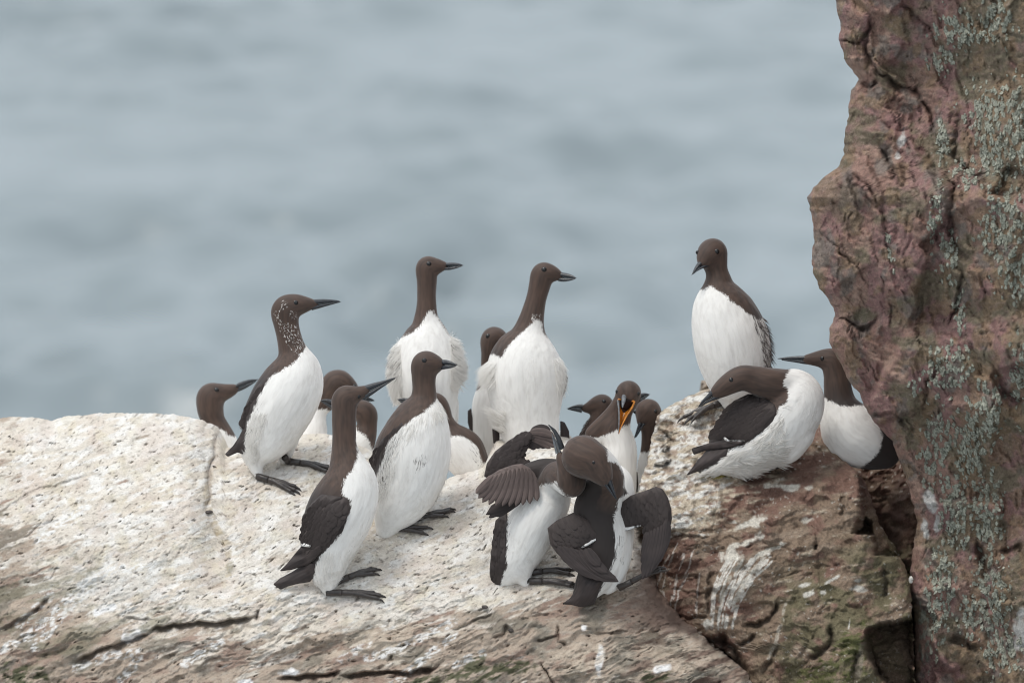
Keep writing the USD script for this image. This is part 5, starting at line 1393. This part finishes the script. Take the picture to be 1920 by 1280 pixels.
bJ.shell('tail', [(95, 1234), (148, 1165), (200, 1102), (310, 1088), (302, 1132), (235, 1178), (165, 1208)], 'flight_feather', .008, axis=(-1, -.9), ridges=.008)
bJ.foot((520, 1190), [(385, 1240), (420, 1245), (450, 1235)], lambda u, v: block_y(u, v) - .012, (520, 1150)).foot((640, 1140), [(500, 1185), (540, 1190), (580, 1180)], lambda u, v: block_y(u, v) - .012, (620, 1110))
bJ.fuzz(4000, 35).tufts('flank_feathers', 'white_hair', 1300, lambda a, b, c, d: (d < -.004) & (c < .02) & (a < bJ.ab([(590, 0)])[0, 0]) & (b < bJ.ab([(0, 880)])[0, 1]), (.010, .026), (.08, .45), .0017, 36)

# ---- bird tucked against the cliff
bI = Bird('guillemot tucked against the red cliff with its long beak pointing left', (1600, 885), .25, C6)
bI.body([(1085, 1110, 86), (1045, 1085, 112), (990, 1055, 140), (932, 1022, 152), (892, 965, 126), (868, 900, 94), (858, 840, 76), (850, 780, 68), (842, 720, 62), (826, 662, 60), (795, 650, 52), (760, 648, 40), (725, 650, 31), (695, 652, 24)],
        brown=[(760, 842), (790, 850), (820, 868), (870, 884), (910, 886), (985, 876), (1060, 960), (1080, 1040), (1060, 1110), (1010, 1165), (960, 1200), (940, 1300), (1300, 1300), (1300, 400), (500, 400), (500, 800)], back=.06)  # brown also runs over the lower right flank, as painted shade of the cliff
bI.beak([(690, 634), (650, 635), (600, 640), (549, 648)], [(738, 678), (690, 676), (640, 668), (550, 655)], 8).eye((775, 648), 4.2)
bI.shell('tail', [(770, 1050), (785, 1062), (812, 1100), (806, 1112), (778, 1085)], 'flight_feather', .005, axis=(.5, -1), cfun=lambda a, b: a * 0 + .02)
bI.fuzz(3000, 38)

# ---- the two that fight
yk = ledge_at(995, 1090)
bK = Bird('fighting guillemot on the left with spread wings and white belly', (995, 1092), yk, C4)
bK.body([(205, 1130, 22, .02), (235, 1050, 52, .015), (290, 960, 100), (345, 850, 140), (405, 730, 158), (470, 620, 148), (520, 550, 120), (540, 470, 96, -.02), (560, 420, 84, -.05), (600, 440, 86, -.085), (640, 472, 84, -.105), (646, 445, 84, -.115), (628, 390, 66, -.118), (600, 345, 46, -.118), (580, 312, 30, -.118)],
        [[(320, 960, 100), (345, 1010, 60), (370, 1065, 28)], [(380, 940, 70, .02), (395, 1020, 32, .03)], [(400, 400, 60), (470, 390, 70), (550, 390, 70)]],
        brown=[(395, 470), (470, 480), (545, 470), (575, 510), (610, 545), (665, 560), (900, 560), (900, 0), (0, 0), (0, 1300), (210, 1160), (216, 1080), (240, 1010), (255, 940), (258, 800), (262, 640), (320, 560)],
        streak=[([(270, 640), (300, 640), (280, 760), (255, 860)], .40)])
bK.beak([(548, 300), (540, 262), (530, 215), (523, 170)], [(580, 285), (572, 258), (556, 225), (540, 195)], 6, c0=-.118, mat=('beak_grey', 'beak_grey'))
v_, f_ = tube(np.c_[bK.ab([(588, 270), (565, 205), (540, 160), (505, 124)]), [-.124] * 4], np.array([5.5, 4.6, 3.4, .8]) * bK.sc, 10)
obj('upper_beak', bK.world(v_), f_, 'beak', bK.path)
# near wing: arm, then the spread feathers, each one built
cw = float(bK.c_at(*bK.ab([(420, 500)])[0]))
wing = str(bK.shell('wing', [(445, 500), (440, 440), (395, 375), (345, 350), (290, 358), (215, 385), (150, 425), (200, 470), (300, 490), (380, 520)], 'spread_feather', .010, cfun=lambda a, b: cw - .012 - .10 * np.clip(bK.ab([(445, 500)])[0, 0] - a, 0, .15), axis=(-1, .3), ridges=.012).GetPath())
bK.coverts((-.2, -1), L=.020, w=.007, seed=7, parent=wing, material='spread_feather')
c1 = cw - .018
fan = [((400, 395), (440, 575)), ((385, 385), (395, 592)), ((365, 380), (352, 600)), ((345, 375), (312, 606)), ((325, 378), (272, 608)), ((300, 382), (232, 606)), ((275, 390), (192, 604)), ((250, 398), (150, 598)), ((225, 408), (112, 585)), ((200, 418), (88, 560)), ((175, 425), (72, 530))]
for i, (p, q) in enumerate(fan):
    bK.feather(p, q, .0085, c1 - .002 * i - .006, c1 - .0035 * i - .012, 'spread_feather', wing, .02)
for i, (p, q) in enumerate([((330, 570), (132, 655)), ((320, 585), (150, 672)), ((330, 560), (150, 625)), ((340, 570), (196, 668))]):
    bK.feather(p, q, .0080, c1 + .004 + .002 * i, c1 - .004 + .002 * i, 'flight_feather', wing, -.03)
far = str(bK.shell('wing', [(118, 425), (135, 345), (185, 272), (270, 205), (330, 170), (400, 150), (440, 160), (415, 195), (385, 240), (362, 285), (358, 312), (400, 340), (465, 362), (430, 400), (350, 400), (240, 420), (160, 440)], 'wing_feather', .012, cfun=lambda a, b: a * 0 + .035, axis=(.8, .6), ridges=.012).GetPath())
bK.coverts((.75, .65), L=.017, w=.006, seed=8, parent=far, material='wing_feather')
for i, (p, q) in enumerate([((395, 155), (545, 185)), ((390, 165), (555, 215)), ((385, 175), (548, 248)), ((378, 185), (520, 255)), ((372, 195), (490, 252)), ((366, 205), (458, 250)), ((362, 215), (430, 258)), ((400, 150), (520, 140))]):
    bK.feather(p, q, .0085, .030 + .002 * i, .020 + .003 * i, 'spread_feather' if i < 4 else 'flight_feather', far, .10)
bK.shell('folded_back', [(262, 640), (225, 655), (188, 690), (172, 800), (158, 930), (153, 1010), (166, 1075), (182, 1100), (212, 1088), (238, 1015), (255, 930), (252, 800)], 'wing_feather', .008, axis=(0, -1), ridges=.011)
bK.coverts((-.1, -1), L=.02, seed=9)
bK.shell('tail', [(168, 1075), (210, 1080), (214, 1130), (206, 1168), (190, 1178), (172, 1168), (185, 1130)], 'flight_feather', .006, axis=(0, -1), ridges=.006)
bK.foot((395, 1072), [(665, 1075), (645, 1100), (610, 1058)], ledge_y, (370, 1040)).foot((402, 1020), [(640, 985), (640, 1030), (600, 990)], lambda u, v: ledge_y(u, v) , (395, 995))
bK.fuzz(3500, 40)

bQ = Bird('fighting guillemot on the right seen from behind with drooping white barred wings', (1085, 1128), yk - .07, C4)
bQ.body([(690, 1150, 42, .0), (745, 1090, 80), (800, 1000, 112), (835, 880, 132), (835, 760, 138), (810, 660, 128), (835, 570, 112, -.01), (880, 485, 84, -.035), (872, 420, 82, -.06), (810, 360, 100, -.085), (735, 325, 120, -.105), (715, 312, 124, -.112), (772, 346, 103, -.122), (810, 400, 74, -.128), (836, 440, 50, -.13)],
        [[(900, 400, 60, .04), (930, 460, 82, .03), (940, 560, 85, .03), (935, 680, 85, .03), (930, 820, 85, .02), (920, 940, 75, .01), (890, 1060, 48, .01), (860, 1110, 25, .01)], [(745, 690, 92, .0), (748, 600, 86, -.005), (775, 510, 72, -.02), (820, 440, 66, -.04)], [(925, 960, 50, .02), (935, 1050, 34, .02), (938, 1095, 18, .02)]],  back_end=.25,
        brown=[(860, 340), (905, 352), (940, 390), (958, 430), (960, 490), (985, 530), (930, 560), (900, 660), (908, 800), (905, 920), (872, 1000), (840, 1060), (810, 1120), (760, 1250), (400, 1250), (400, 0), (860, 0)], fleck=[],
        streak=[([(905, 780), (960, 780), (960, 960), (910, 920)], .44)])
bQ.beak([(866, 395), (887, 465), (902, 520), (917, 578)], [(780, 405), (822, 462), (870, 525), (914, 578)], 9, c0=-.132, dc=-.004).eye((775, 352), 3.2, False).furrow([(760, 348), (720, 322), (690, 305)])
cl = float(bQ.c_at(*bQ.ab([(815, 800)])[0]))
lw = str(bQ.shell('wing', [(500, 735), (555, 690), (660, 640), (745, 690), (825, 755), (836, 775), (790, 815), (690, 868), (735, 872), (690, 975), (610, 935), (555, 885), (515, 830)], 'wing_feather', .009, cfun=lambda a, b: a * 0 + cl + .006 + .25 * np.clip(bQ.ab([(690, 0)])[0, 0] - a, 0, .1), axis=(.5, -1), ridges=.014).GetPath())
bQ.coverts((.55, -.85), L=.022, w=.0065, seed=10, parent=lw)
for i, (p, q) in enumerate([((560, 850), (800, 1035)), ((590, 850), (840, 1048)), ((630, 860), (880, 1056)), ((660, 870), (925, 1056)), ((690, 870), (900, 1040)), ((720, 865), (860, 1005)), ((735, 860), (815, 960))]):
    bQ.feather(p, q, .0115, cl - .004 - .0016 * i, cl - .010 - .0012 * i, 'flight_feather', lw, -.05)
bQ.shell('wing_bar', [(694, 860), (708, 843), (790, 790), (826, 764), (831, 774), (795, 808), (740, 843)], 'white_feather', .0012, cfun=lambda a, b: a * 0 + cl + .001, parent=lw)
rw = str(bQ.shell('wing', [(876, 745), (895, 670), (920, 600), (1000, 538), (1080, 512), (1150, 486), (1190, 500), (1222, 552), (1242, 620), (1246, 680), (1222, 790), (1195, 850), (1140, 860), (1095, 880), (1075, 790), (1082, 716), (985, 745), (900, 762)], 'wing_feather', .008, cfun=lambda a, b: a * 0 + .002 - .03 * np.clip((a - bQ.ab([(900, 0)])[0, 0]) / .1, 0, 1), axis=(.6, -1), ridges=.014).GetPath())
bQ.coverts((-.25, -1), L=.022, w=.0065, seed=11, parent=rw)
for i, (p, q) in enumerate([((1100, 760), (1078, 905)), ((1110, 760), (1072, 960)), ((1130, 750), (1068, 1010)), ((1150, 740), (1070, 1040)), ((1170, 730), (1092, 1030)), ((1190, 720), (1120, 1000)), ((1205, 710), (1150, 955)), ((1215, 690), (1178, 900))]):
    bQ.feather(p, q, .0105, -.046 - .0012 * i, -.040 - .001 * i, 'flight_feather', rw, .04)
bQ.shell('wing_bar', [(878, 745), (900, 735), (985, 728), (1050, 716), (1086, 714), (1050, 726), (985, 748), (905, 764)], 'white_feather', .0012, cfun=lambda a, b: a * 0 - .006 - .03 * np.clip((a - bQ.ab([(900, 0)])[0, 0]) / .1, 0, 1), parent=rw)
bQ.shell('tail', [(583, 1192), (635, 1155), (668, 1110), (690, 1000), (840, 1050), (812, 1112), (782, 1188), (735, 1204), (690, 1206), (642, 1194)], 'flight_feather', .012, axis=(-.7, -1), ridges=.010, cfun=lambda a, b: bQ.c_at(a, b) - .002)
bQ.foot((930, 1112), [(1182, 975), (1190, 1000), (1165, 1010)], lambda u, v: np.interp(u, [1150, 1245], [yk - .06, yk - .09]), (938, 1080), web=True)
bQ.fuzz(1500, 41)

# ---- small things on the rock
def pebble(px, r, label):
    y = ledge_at(*px)
    b = W(*px, y)
    rr = np.random.default_rng(int(px[0]))
    s = trimesh.creation.icosphere(2, 1.0)
    V = s.vertices * (r * np.array([1.5, .9, .6])) * (1 + .5 * (fbm(s.vertices * 1.7 + px[0], 3, 5) - .5))[:, None]
    th = rr.random() * 3
    V = V @ np.array([[math.cos(th), math.sin(th), 0], [-math.sin(th), math.cos(th), 0], [0, 0, 1]]) + [0, 0, r * .35]
    p = thing('pebble', label, 'pebble', b)
    obj('stone', V, s.faces, 'pebble', p, smooth=False)
pebble((909, 1139), .006, 'dark stone chip on the pale rock left of the fighting birds tails')
pebble((392, 961), .006, 'dark stone wedged in the crack of the pale ledge')
pebble((958, 1183), .006, 'small grey stone below the fighting birds')
def limpet(px, y):
    b = W(*px, y)
    n, m = 9, 18
    V, F = [], []
    for i in range(n):
        t = i / (n - 1)
        r = .0060 * math.sin(t * math.pi / 2) ** .8
        for j in range(m):
            a = 2 * math.pi * j / m
            rr = r * (1 + .05 * math.cos(9 * a) * t)
            V.append((rr * math.cos(a) * .8, -.006 * (1 - t ** 1.6), rr * math.sin(a) * 1.3))
    p = thing('limpet_shell', 'white limpet shell stuck at the edge of the red cliff', 'shell', b)
    obj('shell', np.array(V), grid_faces(n, m), 'shell', p)
limpet((1708, 1086), -.02)
